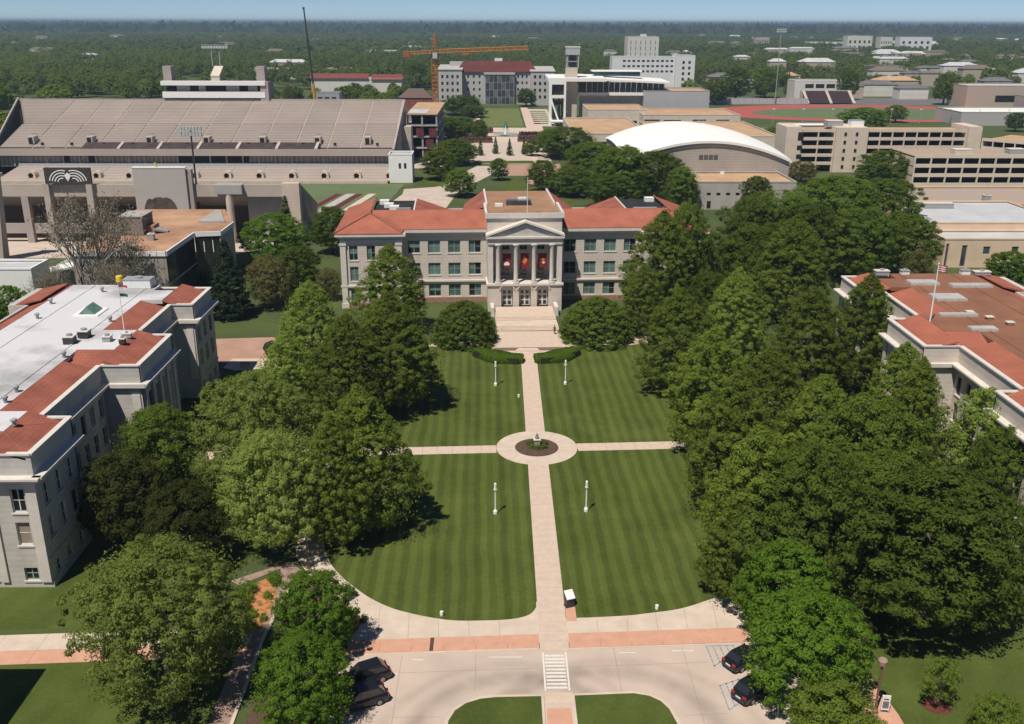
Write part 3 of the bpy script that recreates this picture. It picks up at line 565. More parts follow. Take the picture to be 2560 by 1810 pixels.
    dl, dh = sorted((X(3.8), X(depth_back - .45))); f('roof_base', MB().box(dl, y0 + .4, H - .6, dh, y1 - .4, H - .42), deck)
    dl, dh = sorted((X(4.42), X(7.6)))
    f('bay_deck', MB().box(dl, y0 + 4.12, H + .2, dh, y0 + 9.4, H + .80), deck); f('bay_deck', MB().box(dl, y0 + 52.8, H + .2, dh, y1 - 4.12, H + .80), deck)
    dl, dh = sorted((X(2.92), X(7.6))); f('bay_deck', MB().box(dl, y0 + 29.85, H + .2, dh, y0 + 38.0, H + .80), deck)
    dl, dh = sorted((X(depth_back - 3.4), X(depth_back - .3)))
    pts = [(X(depth_back - .3), y0 + 4, H - .3), (X(depth_back - .3), y1, H - .3), (X(depth_back - 3.4), y1, H + .7), (X(depth_back - 3.4), y0 + 4, H + .7)]
    f('tile_roof', MB().slab(pts, .2), tile)
    pts = [(X(depth_back + 2.6), y1 - 9.5, H - .2), (X(depth_back + 2.6), y1, H - .2), (X(depth_back - 2.5), y1, H + .9), (X(depth_back - 2.5), y1 - 9.5, H + .9)]
    f('tile_roof', MB().slab(pts, .2), tile)
    for q in (9.2, depth_back - 7): f('deck_seam', MB().box(X(q) - .12, y0 + 5, H + .62, X(q) + .12, y1 - 1, H + .80), deck)
    return t
DECKW = mat('stained_white_membrane', (.60, .60, .62), rgb2=(.33, .33, .34), scale=.085, rough=.6, detail=7, pos=(.33, .50))
LEFT = long_hall('long stone hall on the left with a white flat roof edged in terracotta tiles', -45.9, 1, 86.0, STONE2, DECKW, TILED, False)
RIGHT = long_hall('long stone hall on the right with a brown flat roof edged in terracotta tiles', 57.3, -1, 93.0, STONE, mat('red_brown_roof', (.29, .135, .08), rgb2=(.195, .09, .053), scale=.13, detail=6), TILE, True)
Z = 15.66
# roof furniture, left hall
g = thing('roof_lantern', 'green copper gabled skylight on the white roof', 'skylight', (-58.4, 132.6, Z))
mk('glazing', MB().add([(-59.7, 131, Z), (-57.1, 131, Z), (-57.1, 134.1, Z), (-59.7, 134.1, Z), (-58.4, 131.3, Z + 1.2), (-58.4, 133.8, Z + 1.2)], [(0, 1, 4), (1, 2, 5, 4), (2, 3, 5), (3, 0, 4, 5)]), mat('green_copper', (.14, .25, .21), var=.2), g)
mk('kerb', MB().box(-60.2, 130.4, Z - .1, -56.6, 134.6, Z + .12), WHITE, g)
roof_unit(-56.4, 146.6, Z, 4.2, 2.2, 1.3, WHITE, 'large white air unit at the far end of the white roof')
roof_unit(-50.9, 119.2, Z, 1.0, 1.0, .7, GREYMET, 'small grey vent left on the bay roof of the left hall'); roof_unit(-48.6, 118.2, Z + .1, .7, .7, .6, DKMET, 'small dark vent at the tile edge of the left bay roof')
roof_unit(-48.9, 120.6, Z + .1, 1.2, .5, .5, GREYMET, 'low grey vent behind the dark vent on the left bay roof')
for i, (x, y) in enumerate(((-54.6, 121), (-55.5, 118.6))): roof_unit(x, y, Z, 1.3, 1.3, .9, DKMET, ('dark square fan in the middle of the white roof, the farther of two', 'dark square fan in the middle of the white roof, the nearer of two')[i])
for i, (x, y) in enumerate(((-49.9, 91.6), (-53.9, 98), (-54.2, 101.2), (-53.9, 113), (-53.9, 128), (-64.6, 129.5), (-66, 137), (-61, 143.5))):
    v = thing('roof_vent', '%s small grey pipe vent on the white roof counting from the near end' % ORD[i], 'vent', (x, y, Z), group='pipe vents on the white roof')
    mk('pipe', MB().lathe(x, y, [(.22, Z), (.22, Z + .55)], 8), GREYMET, v); mk('cowl', MB().lathe(x, y, [(.34, Z + .5), (.36, Z + .72), (.1, Z + .85)], 8), GREYMET, v)
yt = thing('warning_beacon', 'yellow drum shaped beacon at the far edge of the white roof', 'beacon', (-59.5, 146.9, Z))
mk('drum', MB().lathe(-59.5, 146.9, [(.55, Z + .8), (.55, Z + 1.6), (.4, Z + 1.72)], 14), mat('yellow_paint', (.72, .50, .04)), yt); mk('stand', MB().lathe(-59.5, 146.9, [(.3, Z), (.25, Z + .9)], 8), GREYMET, yt)
def flagpole(x, y, z, h, label, flags, r=.06):
    p = thing('flagpole', label, 'flagpole', (x, y, z)); mk('pole', MB().tube((x, y, z), (x, y, z + h), r * 1.3, r * .7, 8), WHITE, p); mk('finial', MB().lathe(x, y, [(.03, z + h), (.13, z + h + .12), (.02, z + h + .26)], 8), mat('brass', (.5, .36, .12), metal=.6, rough=.4), p)
    for lab, dz, w, hh, stripes in flags:
        fl = thing('flag', lab, 'flag', (x, y, z + h - dz))
        n = 10
        for nm, m, za, zb in stripes:
            b = MB()
            for i in range(n):
                a, c = w * i / n, w * (i + 1) / n; wv = lambda q: .16 * math.sin(q * 4.2) * q
                b.poly([(x + a * .93, y + wv(a) + .3 * a, z + h - dz - za * hh - .16 * a), (x + c * .93, y + wv(c) + .3 * c, z + h - dz - za * hh - .16 * c), (x + c * .93, y + wv(c) + .3 * c, z + h - dz - zb * hh - .16 * c), (x + a * .93, y + wv(a) + .3 * a, z + h - dz - zb * hh - .16 * a)])
            mk(nm, b, m, fl)
FR, FB, FW = mat('flag_red', (.55, .03, .05)), mat('flag_blue', (.03, .07, .22)), mat('flag_white', (.75, .75, .75))
TEALF = mat('flag_dark_green', (.02, .10, .09))
usa = [('stripe', FR if i % 2 == 0 else FW, i / 7, (i + 1) / 7) for i in range(7)]
flagpole(-50.6, 124.2, Z, 6.4, 'slim white flagpole on the left hall roof', [('red and white flag at the top of the left roof pole', .1, 1.2, .55, [('stripe', mat('flag_faded_red', (.50, .10, .14)), 0, .6), ('stripe', FW, .6, 1)]), ('dark green flag below the red flag on the left roof pole', 1.3, 1.1, .5, [('stripe', TEALF, 0, .8), ('stripe', FW, .8, 1)])])
# right hall furniture
flagpole(60.2, 127.6, Z, 8.2, 'tall pale flagpole on the right hall roof', [('striped flag hanging at the top of the right roof pole', .1, 1.8, 1.0, usa)], .09)
for i, (x, y, lx, ly, lab) in enumerate(((67.8, 148.3, 4.6, 2.4, 'pale raised skylight farthest left on the brown roof'), (74.7, 146.5, 6.4, 1.6, 'long pale curb near the far right of the brown roof'), (68, 139.6, 4.6, 3.2, 'square pale skylight in the middle of the brown roof'), (65.4, 130.4, 5.4, 1.0, 'long white curb by the flagpole on the brown roof'), (65.8, 123.8, 3.6, 1.5, 'white hatch near the tiled bay on the brown roof'))):
    s = thing('roof_skylight', lab, 'skylight', (x, y, Z)); mk('curb', MB().box(x - lx / 2, y - ly / 2, Z - .1, x + lx / 2, y + ly / 2, Z + .32), mat('dull_curb', (.50, .48, .46)), s); mk('glazing', MB().box(x - lx / 2 + .15, y - ly / 2 + .15, Z + .32, x + lx / 2 - .15, y + ly / 2 - .15, Z + .40), mat('dull_glazing', (.46, .45, .44), var=.1, scale=.4), s)
roof_unit(63.4, 154.2, Z, 2.2, 1.2, .6, GREYMET, 'white air unit at the far left edge of the brown roof'); roof_unit(67.3, 154.3, Z, 1.3, 1.0, .6, WHITE, 'small white air unit at the far edge of the brown roof')
roof_unit(77.3, 154.2, Z, 1.4, 1.0, .7, WHITE, 'white air unit right of the flag on the brown roof'); roof_unit(80, 154.0, Z, 2.6, 1.2, .5, GREYMET, 'dark flat air unit at the far right edge of the brown roof')
for i, (x, y) in enumerate(((67.4, 131.2), (69, 128.6), (70.6, 126))): roof_unit(x, y, Z, .9, .7, .35, BROWNROOF, 'low rusty vent on the brown roof, %s of three' % ('farthest', 'middle one', 'nearest')[i], 'low vents on the brown roof', name='roof_vent', fan=False)
# the neighbour hall just outside the lower left of the view whose shadow crosses the grass
block('corner_hall', 'stone hall beyond the lower left corner casting a shadow on the grass', 'building', -72, 40, -45, 66, 14, STONE2, WHITEROOF)

# ------------------------------------------------------------------ building with the brown roof and glass corner
mod = thing('glass_corner_building', 'flat brown roofed building with dark glass corner before the stadium', 'building', (-75, 208, 0))
f = lambda n, mb, m: mk(n, mb, m, mod)
plan = [(-84, 186), (-65.6, 186), (-65.6, 204), (-60.2, 205.2), (-60.2, 216), (-66.5, 233), (-88, 233)]
f('roof', MB().prism(plan, 11.4, 11.85), mat('rust_stained_roof', (.50, .31, .20), rgb2=(.30, .165, .095), scale=.11, detail=5))
f('fascia', MB().box(-84, 185.75, 11.3, -65.4, 185.99, 12.25).prism([(-65.59, 185.75), (-65.3, 185.75), (-65.3, 204), (-65.59, 204)], 11.3, 12.25).prism([(-65.6, 203.9), (-60, 205.0), (-60, 205.3), (-65.6, 204.2)], 11.3, 12.3).box(-60.19, 205.3, 11.3, -59.95, 216, 12.2), WHITE)
facade(mod, -84, 186.0, 0, 18.4, 0, 11.38, mat('ribbed_panel', (.34, .30, .26), var=.1, stripes=[('X', 1.2, .12)]), (), world=True)
GL = mat('dark_curtain_glass', (.030, .040, .043), rough=.15, spec=.6, var=.3, scale=.3)
for i in range(6): f('glass_panel', MB().box(-65.58, 186.2 + i * 3, .3, -65.5, 189.05 + i * 3, 11.3), GL)
for i in range(3): f('glass_panel', MB().prism([(-65.4 + i * 1.8, 204.12 + i * .4), (-63.75 + i * 1.8, 204.45 + i * .4), (-63.75 + i * 1.8, 204.35 + i * .4 + .2), (-65.4 + i * 1.8, 204.02 + i * .4 + .2)], 0, 11.2), WINDOWG)
f('west_wall', MB().prism([(-84, 186.1), (-83.7, 186.1), (-87.7, 233), (-88, 233)], 0, 11.38), CONC3)
f('mullion', MB().box(-65.56, 186.1, 5.4, -65.42, 204, 5.75), GREYMET)
f('side_wall', MB().prism([(-60.2, 205.2), (-60.2, 216), (-66.5, 233), (-67, 233), (-60.7, 216), (-60.7, 205.2)], 0, 11.39), CONC3)
f('roof_kerb', MB().prism([(-68, 216), (-62, 216), (-66.8, 230), (-68, 230)], 11.86, 12.3), CONC3)
pent = thing('roof_penthouse', 'ribbed grey plant room box on the brown roof', 'plant room', (-78, 207, 11.85))
mk('wall', MB().box(-80.6, 202.5, 11.86, -75.6, 209, 15.8), mat('ribbed_metal', (.235, .195, .175), var=.1, stripes=[('X', .6, .15)]), pent); mk('cap', MB().box(-80.75, 202.35, 15.8, -75.45, 209.15, 16.0), CONC3, pent)
mk('side_duct', MB().box(-75.59, 204.5, 11.86, -74.0, 208, 13.6), BROWNROOF, pent); mk('ramp_duct', MB().slab([(-74, 204, 13), (-71.5, 205.5, 12.2), (-71.5, 207, 12.2), (-74, 206.5, 13)], .4), GREYMET, pent)
roof_unit(-72.4, 198, 11.86, 1.2, 1.2, 1.3, GREYMET, 'blue grey round topped vent on the brown roof'); roof_unit(-73.8, 190.4, 11.86, 1.6, 1.0, .5, DKMET, 'low dark vent near the front of the brown roof', fan=False); roof_unit(-75.8, 190.9, 11.86, 1.2, .8, .5, DKMET, 'low dark vent beside another on the brown roof', fan=False)
block('white_lodge', 'white walled building cut by the left edge before the stadium', 'building', -120, 188, -93.5, 196, 8.3, WHITE, WHITEROOF)
ap = thing('entrance_canopy', 'white sloping canopy behind the bare tree at the left', 'canopy', (-92, 204, 0))
mk('roof', MB().slab([(-99, 198, 4.2), (-88, 206, 5.4), (-90, 210, 5.4), (-101, 202, 4.2)], .4), WHITE, ap); mk('wall', MB().box(-98, 206, 0, -90, 216, 4.0), CONC3, ap)
for x, y in ((-97, 200.4), (-89.5, 206.2)): mk('post', MB().tube((x, y, 0), (x, y, 4.1), .15), GREYMET, ap)

# ------------------------------------------------------------------ stadium
st = thing('stadium_far_stand', 'big tan concrete stadium stand with upper and lower seating decks', 'stadium', (-115, 385, 0))
f = lambda n, mb, m: mk(n, mb, m, st)
x0, x1 = -188, -40
nrow = 30
def tiers(name, xa, xb, ya, za, yb, zb, n, m, skew=0.0):
    mb = MB()
    for i in range(n):
        y, z = ya + (yb - ya) * i / n, za + (zb - za) * i / n; dy, dz = (yb - ya) / n, (zb - za) / n
        e = skew * i / n
        mb.add([(xa - e, y, z), (xb, y, z), (xb, y, z + dz), (xa - e, y, z + dz), (xa - e, y + dy, z + dz), (xb, y + dy, z + dz)], [(0, 1, 2, 3), (3, 2, 5, 4)])
    return f(name, mb, m)
SEAT = mat('seating_concrete', (.405, .35, .31), rgb2=(.35, .302, .27), scale=.05, detail=7)
SEAT2 = mat('seating_concrete_pale', (.445, .38, .335), rgb2=(.38, .32, .285), scale=.05, detail=7)
nsec = 12; W = (x1 - x0) / nsec
for i in range(nsec):
    a, b = x0 + W * i, x0 + W * (i + 1) - .5
    sk = 11 if i == 0 else 0
    tiers('seating_section', a, b, 370.5, 9.8, 391, 16.2, 14, SEAT, 0); tiers('seating_section', a - (0 if i else 0), b, 392, 16.4, 415, 23.6, 16, SEAT2 if i % 3 else SEAT, sk)
    f('aisle', MB().slab([(b, 370.5, 9.85), (b + .5, 370.5, 9.85), (b + .5, 415, 23.65), (b, 415, 23.65)], .3), mat('aisle_concrete', (.47, .40, .35)))
f('cross_aisle', MB().box(x0, 391, 16.0, x1, 392, 16.3), mat('aisle_concrete', (.47, .40, .35)))
f('deck_front', MB().box(x0 - 2, 365.6, 7.9, x1, 370.4, 9.4).box(x0 - 2, 365.3, 7.4, x1, 365.6, 9.9), SEAT)
f('top_rail_wall', MB().box(x0 - 12, 415, 20, x1, 415.6, 24.3), CONC2)
f('end_wall', MB().add([(x1, 366, 0), (x1, 415.6, 0), (x1, 415.6, 24.2), (x1, 366, 10)], [(0, 1, 2, 3)]).add([(x1 + .8, 366, 0), (x1 + .8, 415.6, 0), (x1 + .8, 415.6, 24.2), (x1 + .8, 366, 10)], [(0, 1, 2, 3)]).add([(x1, 366, 10), (x1 + .8, 366, 10), (x1 + .8, 415.6, 24.2), (x1, 415.6, 24.2)], [(0, 1, 2, 3)]).box(x1, 365.8, 0, x1 + .8, 366, 10), CONC2)
f('end_wall', MB().add([(x0 - .4, 366, 0), (x0 - 12, 415.6, 0), (x0 - 12, 415.6, 24.2), (x0 - .4, 366, 10)], [(0, 1, 2, 3)]).tube((x0 - .6, 366, 10.2), (x0 - 12, 415.6, 24.4), .4, n=6), CONC)
f('rear_wall', MB().box(x0 - 12, 415.7, 0, x1, 416.2, 20), CONC2)
PANEL = mat('maroon_grey_seats', (.075, .055, .055), var=.25, scale=.3)
for i in range(6): f('club_seating', MB().slab([(-156 + i * 14.7, 366, 9.95), (-142.6 + i * 14.7, 366, 9.95), (-142.6 + i * 14.7, 371.6, 11.6), (-156 + i * 14.7, 371.6, 11.6)], .3), PANEL)
for i in range(6): f('club_rail', MB().slab([(-142.5 + i * 14.7, 365.6, 10.2), (-141.4 + i * 14.7, 365.6, 10.2), (-141.4 + i * 14.7, 371.8, 11.9), (-142.5 + i * 14.7, 371.8, 11.9)], .4), CONC)
for x in (-177, -155, -132.5, -111, -89.8, -69, -50):      # portals with hoods
    p = f('portal_hood', MB().box(x - 1.3, 372.2, 11, x + 1.3, 376.2, 13.6), CONC); mk('portal_opening', MB().box(x - .75, 372.1, 11, x + .75, 372.25, 13.2), DARK, p); mk('portal_rail', MB().tube((x - 1.2, 376, 14.2), (x + 1.2, 376, 14.2), .08), DKMET, p)
for x in (-172, -161, -149, -138, -127, -117.5, -105, -94.6, -84.6, -74, -62, -46): f('gate_gap', MB().box(x - .5, 370.3, 10.6, x + .5, 370.9, 11.6), DARK)
f('concourse_wall', MB().box(x0, 367.2, 3.2, x1, 367.6, 8.0), mat('concourse_brown', (.30, .265, .235), stripes=[('X', 1.6, .3)]))  # brownish wall with banded tone
for a, b in ((-121, -94), (-164, -161), (-154, -151)): f('concourse_opening', MB().box(a, 366.9, 4.7, b, 367.25, 7.3), DARK)
for i in range(24): f('concourse_column', MB().box(x0 + 6.1 * i, 366.7, 3.3, x0 + 6.1 * i + .5, 367.15, 7.9), CONC2)
f('walkway_wall', MB().box(x0 + 8, 366.05, 2.9, x1 + 3, 366.4, 4.4), mat('pale_blue_wall', (.42, .44, .45)))
for i in range(12):
    a, b = -180 + i * 11.7, -180 + (i + 1) * 11.7 - .5
    mb = MB()
    for r in range(9):
        y, z = 348 + r * 2, .9 + r * .27; mb.add([(a, y, z), (b, y, z), (b, y, z + .27), (a, y, z + .27), (a, y + 2, z + .27), (b, y + 2, z + .27)], [(0, 1, 2, 3), (3, 2, 5, 4)])
    f('lower_section', mb, SEAT2); f('lower_aisle', MB().slab([(b, 348, .95), (b + .5, 348, .95), (b + .5, 366, 3.35), (b, 366, 3.35)], .3), CONC)
    h = MB(); cx = b + .25; n = 8
    for k in range(n):
        a0, a1 = math.pi * k / n, math.pi * (k + 1) / n
        h.add([(cx + rr * math.cos(t), yy, 2.2 + rr * 1.0 * math.sin(t)) for yy in (350.2, 353) for rr, t in ((1.0, a0), (1.7, a0), (1.7, a1), (1.0, a1))], [(0, 1, 2, 3), (7, 6, 5, 4), (0, 4, 5, 1), (1, 5, 6, 2), (2, 6, 7, 3), (3, 7, 4, 0)])
    h.box(cx - 1.7, 350.2, .6, cx - .85, 353, 2.2).box(cx + .85, 350.2, .6, cx + 1.7, 353, 2.2)
    p = f('portal_arch', h, PATH2); mk('portal_opening', MB().box(cx - .84, 350.9, .7, cx + .84, 351.1, 3.1), DARK, p)
f('field_wall', MB().box(-190, 346.8, 0, x1, 347.9, 1.0), PATH2)
# press box
pr = thing('press_box', 'white banded press box on top of the stadium stand with three towers', 'press box', (-118, 420, 0))
q = lambda n, mb, m: mk(n, mb, m, pr)
q('wall', MB().box(-137, 416.3, 18, -99, 424, 30), CONC3); q('lower_band', MB().box(-139.4, 413.8, 24.8, -97, 416.2, 27.2), WHITE); q('upper_band', MB().box(-139.6, 413.4, 29.8, -96.6, 416.25, 31.5), WHITE); q('roof', MB().box(-139, 416.3, 30.1, -97, 424.5, 30.9), mat('brown_deck', (.20, .13, .10)))
q('side_wall', MB().box(-98.9, 414, 20, -95.6, 424, 31.2), CONC2)
for a, b in ((-138, -134), (-128.5, -125), (-122, -113.5), (-108, -104.5), (-100.5, -98.9)): q('window_band', MB().box(a, 416.1, 27.4, b, 416.35, 29.6), DARK)
for a, b in ((-134.6, -133.6), (-102.4, -101.2)): q('doorway', MB().box(a, 416.1, 22.6, b, 416.35, 24.6), DARK)
for x, wd in ((-137.6, 3.4), (-99, 3.4)): q('tower', MB().box(x - wd / 2, 417, 30.9, x + wd / 2, 422, 37.2), CONC2)
q('stair_tower', MB().box(-119.5, 416.6, 30.9, -116, 419.5, 33.5), CREAM).location = (0, 0, 0); q('stair_roof', MB().slab([(-119.6, 416.4, 33.6), (-115.9, 416.4, 33.6), (-115.2, 421, 37.2), (-118.9, 421, 37.2)], .4), CREAM)
def light_mast(x, y, h, w, label, z0=0, bank=(5, 2), m=GREYMET, two=False):
    t = thing('floodlight_mast', label, 'floodlight', (x, y, z0)); t['group'] = 'stadium floodlights'
    for dx in ((-1.6, 1.6) if two else (0,)): mk('mast', MB().tube((x + dx, y, z0), (x + dx, y, z0 + h), .38 if not two else .3, .2, 8), m, t)
    mk('crossbar', MB().box(x - w / 2, y - .15, z0 + h - .2, x + w / 2, y + .15, z0 + h).box(x - w / 2, y - .15, z0 + h - 1.6, x + w / 2, y + .15, z0 + h - 1.45), m, t)
    lm = MB().box(-w / bank[0] * .42, -.3, 0, w / bank[0] * .42, .3, 1.0).mesh('lamp', mat('lamp_grey', (.46, .49, .48)))
    for i in range(bank[0]):
        for j in range(bank[1]): inst('lamp', lm, t, (x - w / 2 + w * (i + .5) / bank[0], y - .4, z0 + h - 1.5 + 1.35 * j), world=True)
light_mast(-118.5, 423, 8.6, 11, 'wide floodlight bank on twin masts above the press box', 37, (9, 1), two=True)
light_mast(-81, 259, 28, 6, 'tall floodlight mast with a dark bank standing before the seating deck', 0, (7, 2), DKMET)
light_mast(195.5, 700, 50, 7, 'far tall floodlight mast behind the running track', 0, (4, 2))
# near stand, seen from behind: beam on columns, big panel, scoreboard
ns = thing('stadium_near_stand', 'open concrete back of the near stadium stand on tall columns', 'stadium', (-90, 255, 0))
f = lambda n, mb, m: mk(n, mb, m, ns)
f('top_beam', MB().box(-160, 249.4, 12.1, -53.5, 250.6, 15.2), CREAM if False else mat('beam_concrete', (.46, .40, .345), var=.08, scale=.2))
f('soffit', MB().slab([(-160, 250.7, 13.5), (-53, 250.7, 13.5), (-53, 262, 8), (-160, 262, 8)], .5), CONC2)
f('shade_wall', MB().box(-160, 262, 0, -66, 262.4, 8.2), mat('painted_shade_wall', (.12, .10, .09))); f('back_wall', MB().box(-66, 252.5, 0, -54, 253, 12.5), CONC3)  # first wall is coloured dark for the shade under the stand
f('mid_beam', MB().box(-160, 249.8, 2.4, -78, 250.4, 5.0), CONC2)
for x in (-150, -136, -122.5, -116.4, -105.6, -92, -80, -54.3): f('column', MB().box(x - .9, 249.2, 0, x + .9, 250.9, 12.05), CONC2)
f('round_column', MB().lathe(-69.6, 248.6, [(.95, 0), (.95, 13.6)], 14), PATH2); f('column_head', MB().box(-73, 247.6, 13.0, -66, 251, 15.35), CONC3)
f('end_pier', MB().box(-56, 248.9, 0, -51.6, 251.2, 15.6), PATH2); f('end_wall', MB().slab([(-51.6, 251.2, 15), (-51.6, 251.2, 0), (-50, 264, 0), (-50, 264, 8)], .4), CONC3)
for a in (-119, -113, -101): f('dark_bay', MB().box(a, 250.5, .4, a + 4, 250.9, 2.3), DARK)
pa = thing('blank_billboard', 'tall blank grey panel rising above the near stadium stand', 'panel', (-87, 249, 0)); PM = mat('panel_grey', (.43, .40, .375), var=.04, scale=.2)
mk('face', MB().box(-93.4, 247.8, 8.6, -80.0, 248.4, 19.6), PM, pa); mk('coping', MB().box(-93.4, 247.7, 19.6, -79.9, 249.2, 19.85), WHITE, pa); mk('side', MB().box(-80.0, 248.4, 8.6, -78.7, 250.0, 19.2), CONC2, pa); mk('beacon', MB().lathe(-87.6, 248.6, [(.25, 19.85), (.25, 20.9)], 8), mat('yellow_paint', (.72, .50, .04)), pa)
sil = [(-91.6, 8.8), (-91.2, 10.0), (-90.6, 11.3), (-89.9, 11.9), (-89.2, 11.6), (-88.4, 12.1), (-87.2, 12.25), (-86.2, 12.0), (-85.4, 12.2), (-84.4, 11.7), (-83.6, 10.8), (-83.1, 9.6), (-83.0, 8.8)]
mk('emblem', MB().add([(x, 247.72, z) for x, z in sil] + [(x, 247.79, z) for x, z in sil], [tuple(range(len(sil))), tuple(range(2 * len(sil) - 1, len(sil) - 1, -1))]), mat('emblem_brown', (.12, .09, .08), var=.3, scale=.6), pa)
sb = thing('scoreboard', 'black scoreboard with white curved strokes on two tall columns', 'scoreboard', (-110, 248.5, 0))
mk('board', MB().box(-116, 248.2, 15.6, -104.3, 249.0, 19.6), mat('board_brown', (.06, .05, .05)), sb)
for x in (-116.2, -105.2): mk('column', MB().box(x - .75, 248.3, 0, x + .75, 249.3, 15.6), mat('beam_concrete', (.46, .40, .345)), sb)
def strokes(cx, cz, rad, a0, a1, w, n=9):
    mb = MB()
    for k in range(n):
        t0, t1 = a0 + (a1 - a0) * k / n, a0 + (a1 - a0) * (k + 1) / n
        mb.add([(cx + r * math.cos(t), yy, cz + r * .95 * math.sin(t)) for yy in (248.1, 248.19) for r, t in ((rad, t0), (rad + w, t0), (rad + w, t1), (rad, t1))], [(0, 1, 2, 3), (7, 6, 5, 4), (0, 4, 5, 1), (1, 5, 6, 2), (2, 6, 7, 3), (3, 7, 4, 0)])
    mk('stroke', mb, WHITE, sb)
for rad in (1.0, 1.7, 2.4, 3.1):
    strokes(-108.6, 15.9, rad, .15, 1.9, .26); strokes(-111.6, 15.9, rad, math.pi - 1.9, math.pi - .15, .26)
mk('stroke', MB().add([(-110.1, 248.1, 16.2), (-109.2, 248.1, 17.7), (-110.1, 248.1, 18.4), (-111.0, 248.1, 17.7), (-110.1, 248.18, 16.2), (-109.2, 248.18, 17.7), (-110.1, 248.18, 18.4), (-111.0, 248.18, 17.7)], [(0, 1, 2, 3), (7, 6, 5, 4), (0, 4, 5, 1), (1, 5, 6, 2), (2, 6, 7, 3), (3, 7, 4, 0)]), WHITE, sb)
lp = thing('light_pylon', 'tapering pale concrete pylon at the left edge of the picture', 'pylon', (-118, 232, 0)); mk('shaft', MB().add([(-124.5, 228, 0), (-119.5, 228, 0), (-119.5, 231, 0), (-124.5, 231, 0), (-121.6, 228.6, 20.5), (-118, 228.6, 20.5), (-118, 230.4, 20.5), (-121.6, 230.4, 20.5)], [(0, 1, 5, 4), (1, 2, 6, 5), (2, 3, 7, 6), (3, 0, 4, 7), (4, 5, 6, 7)]), mat('beam_concrete', (.46, .40, .345)), lp); mk('cap', MB().box(-122, 228.2, 20.5, -117.6, 230.8, 21), PATH2, lp)
# white box and construction frame at the end of the stand
wb = block('white_ticket_block', 'small white windowed block at the right end of the stadium', 'building', -39.6, 349, -31.2, 358, 10.2, WHITE, WHITEROOF, south=[(4.0, 5.0, .9, 2.0, 'plain'), (5.9, 5.0, .9, 2.0, 'plain')])
cf = thing('construction_frame', 'unfinished steel and concrete frame with red hoarding beside the crane', 'building', (-33, 425, 0))
f = lambda n, mb, m: mk(n, mb, m, cf)
for z in (4.6, 9.2, 13.8, 18.4): f('floor_slab', MB().box(-38.5, 410, z, -25.5, 470, z + .5), CONC3 if z < 18 else TANROOF)
for x in (-38, -32, -26):
    for y in (410.4, 425, 440, 455): f('column', MB().box(x - .35, y, 0, x + .35, y + .7, 18.3), GREYMET)
f('painted_shade_sheet', MB().box(-37, 418, 0, -27, 418.4, 18.2), DARK)  # black sheet added as the shade inside the frame
RED = mat('red_hoarding', (.16, .04, .045), var=.25, scale=.5)
for x, z in ((-33, 9.9), (-29, 5.3), (-30, .5), (-27.6, 9.8)): f('red_panel', MB().box(x - 1.6, 409.7, z, x + 1.6, 409.95, z + 3.2), RED)
f('deck_sheet', MB().box(-38, 411, 18.95, -30, 430, 19.05), WHITEROOF)
f('stair_core', MB().box(-39.3, 396, 0, -35.4, 404, 15), CONC); f('stair_face', MB().box(-38.9, 395.8, 0, -36, 395.95, 9.4), CONC3)
# ------------------------------------------------------------------ cranes
ORG = mat('crane_orange', (.44, .18, .055), var=.12, scale=.4, rough=.6)
def lattice(mb, a, b, w, n, r=.14):
    a, b = Vector(a), Vector(b); d = (b - a).normalized(); u = Vector((0, 1, 0)) if abs(d.y) < .9 else Vector((1, 0, 0)); v = d.cross(u).normalized(); u = v.cross(d).normalized()
    cs = [(u * i + v * j) * w / 2 for i, j in ((1, 1), (1, -1), (-1, -1), (-1, 1))]
    for c in cs: mb.tube(a + c, b + c, r, n=4)
    for k in range(n):
        p, q2 = a + (b - a) * k / n, a + (b - a) * (k + 1) / n
        for i in range(4):
            c0, c1 = cs[i], cs[(i + 1) % 4]; mb.tube(p + c0, p + c1, r * .7, n=4); mb.tube(p + (c0 if k % 2 else c1), q2 + (c1 if k % 2 else c0), r * .7, n=4)
cr = thing('tower_crane', 'orange lattice tower crane with its long arm to the right', 'crane', (-30.6, 480, 0)); mb = MB(); lattice(mb, (-30.6, 480, 0), (-30.6, 480, 38.6), 2.6, 22, .2); mk('mast', mb, ORG, cr)
mb = MB(); lattice(mb, (-30.6, 480, 40.6), (-30.6, 480, 48.6), 1.6, 5, .17); mb.tube((-30.6, 480, 48.6), (-30.6, 480, 50), .4, .1, 6); mk('tower_head', mb, ORG, cr)
mb = MB(); lattice(mb, (-29, 480, 41.6), (13.8, 474, 43.4), 1.5, 22, .17); mk('jib', mb, ORG, cr); mb = MB(); lattice(mb, (-32, 480, 41.3), (-44.8, 482, 40.6), 1.2, 7, .15); mk('counter_jib', mb, ORG, cr)
mk('counterweight', MB().box(-45.6, 480.6, 38.9, -42.6, 483, 41.5), mat('rust_weight', (.34, .12, .04)), cr); mk('cab', MB().box(-31.4, 477.2, 38.4, -29.2, 479, 41.0), mat('cab_pale', (.45, .52, .48)), cr); mk('slew_ring', MB().lathe(-30.6, 480, [(1.9, 38.6), (1.9, 40.4)], 12), DKMET, cr)
mk('tie_bar', MB().tube((-30.6, 480, 49.4), (2, 475.6, 43.9), .07, n=4).tube((-30.6, 480, 49.4), (-42, 481.6, 41.4), .07, n=4), DKMET, cr); mk('trolley', MB().box(-17, 477, 40.2, -14, 479.4, 40.9), ORG, cr)
bc = thing('mobile_crane', 'thin dark raised boom of a mobile crane behind the stadium', 'crane', (-96, 520, 0))
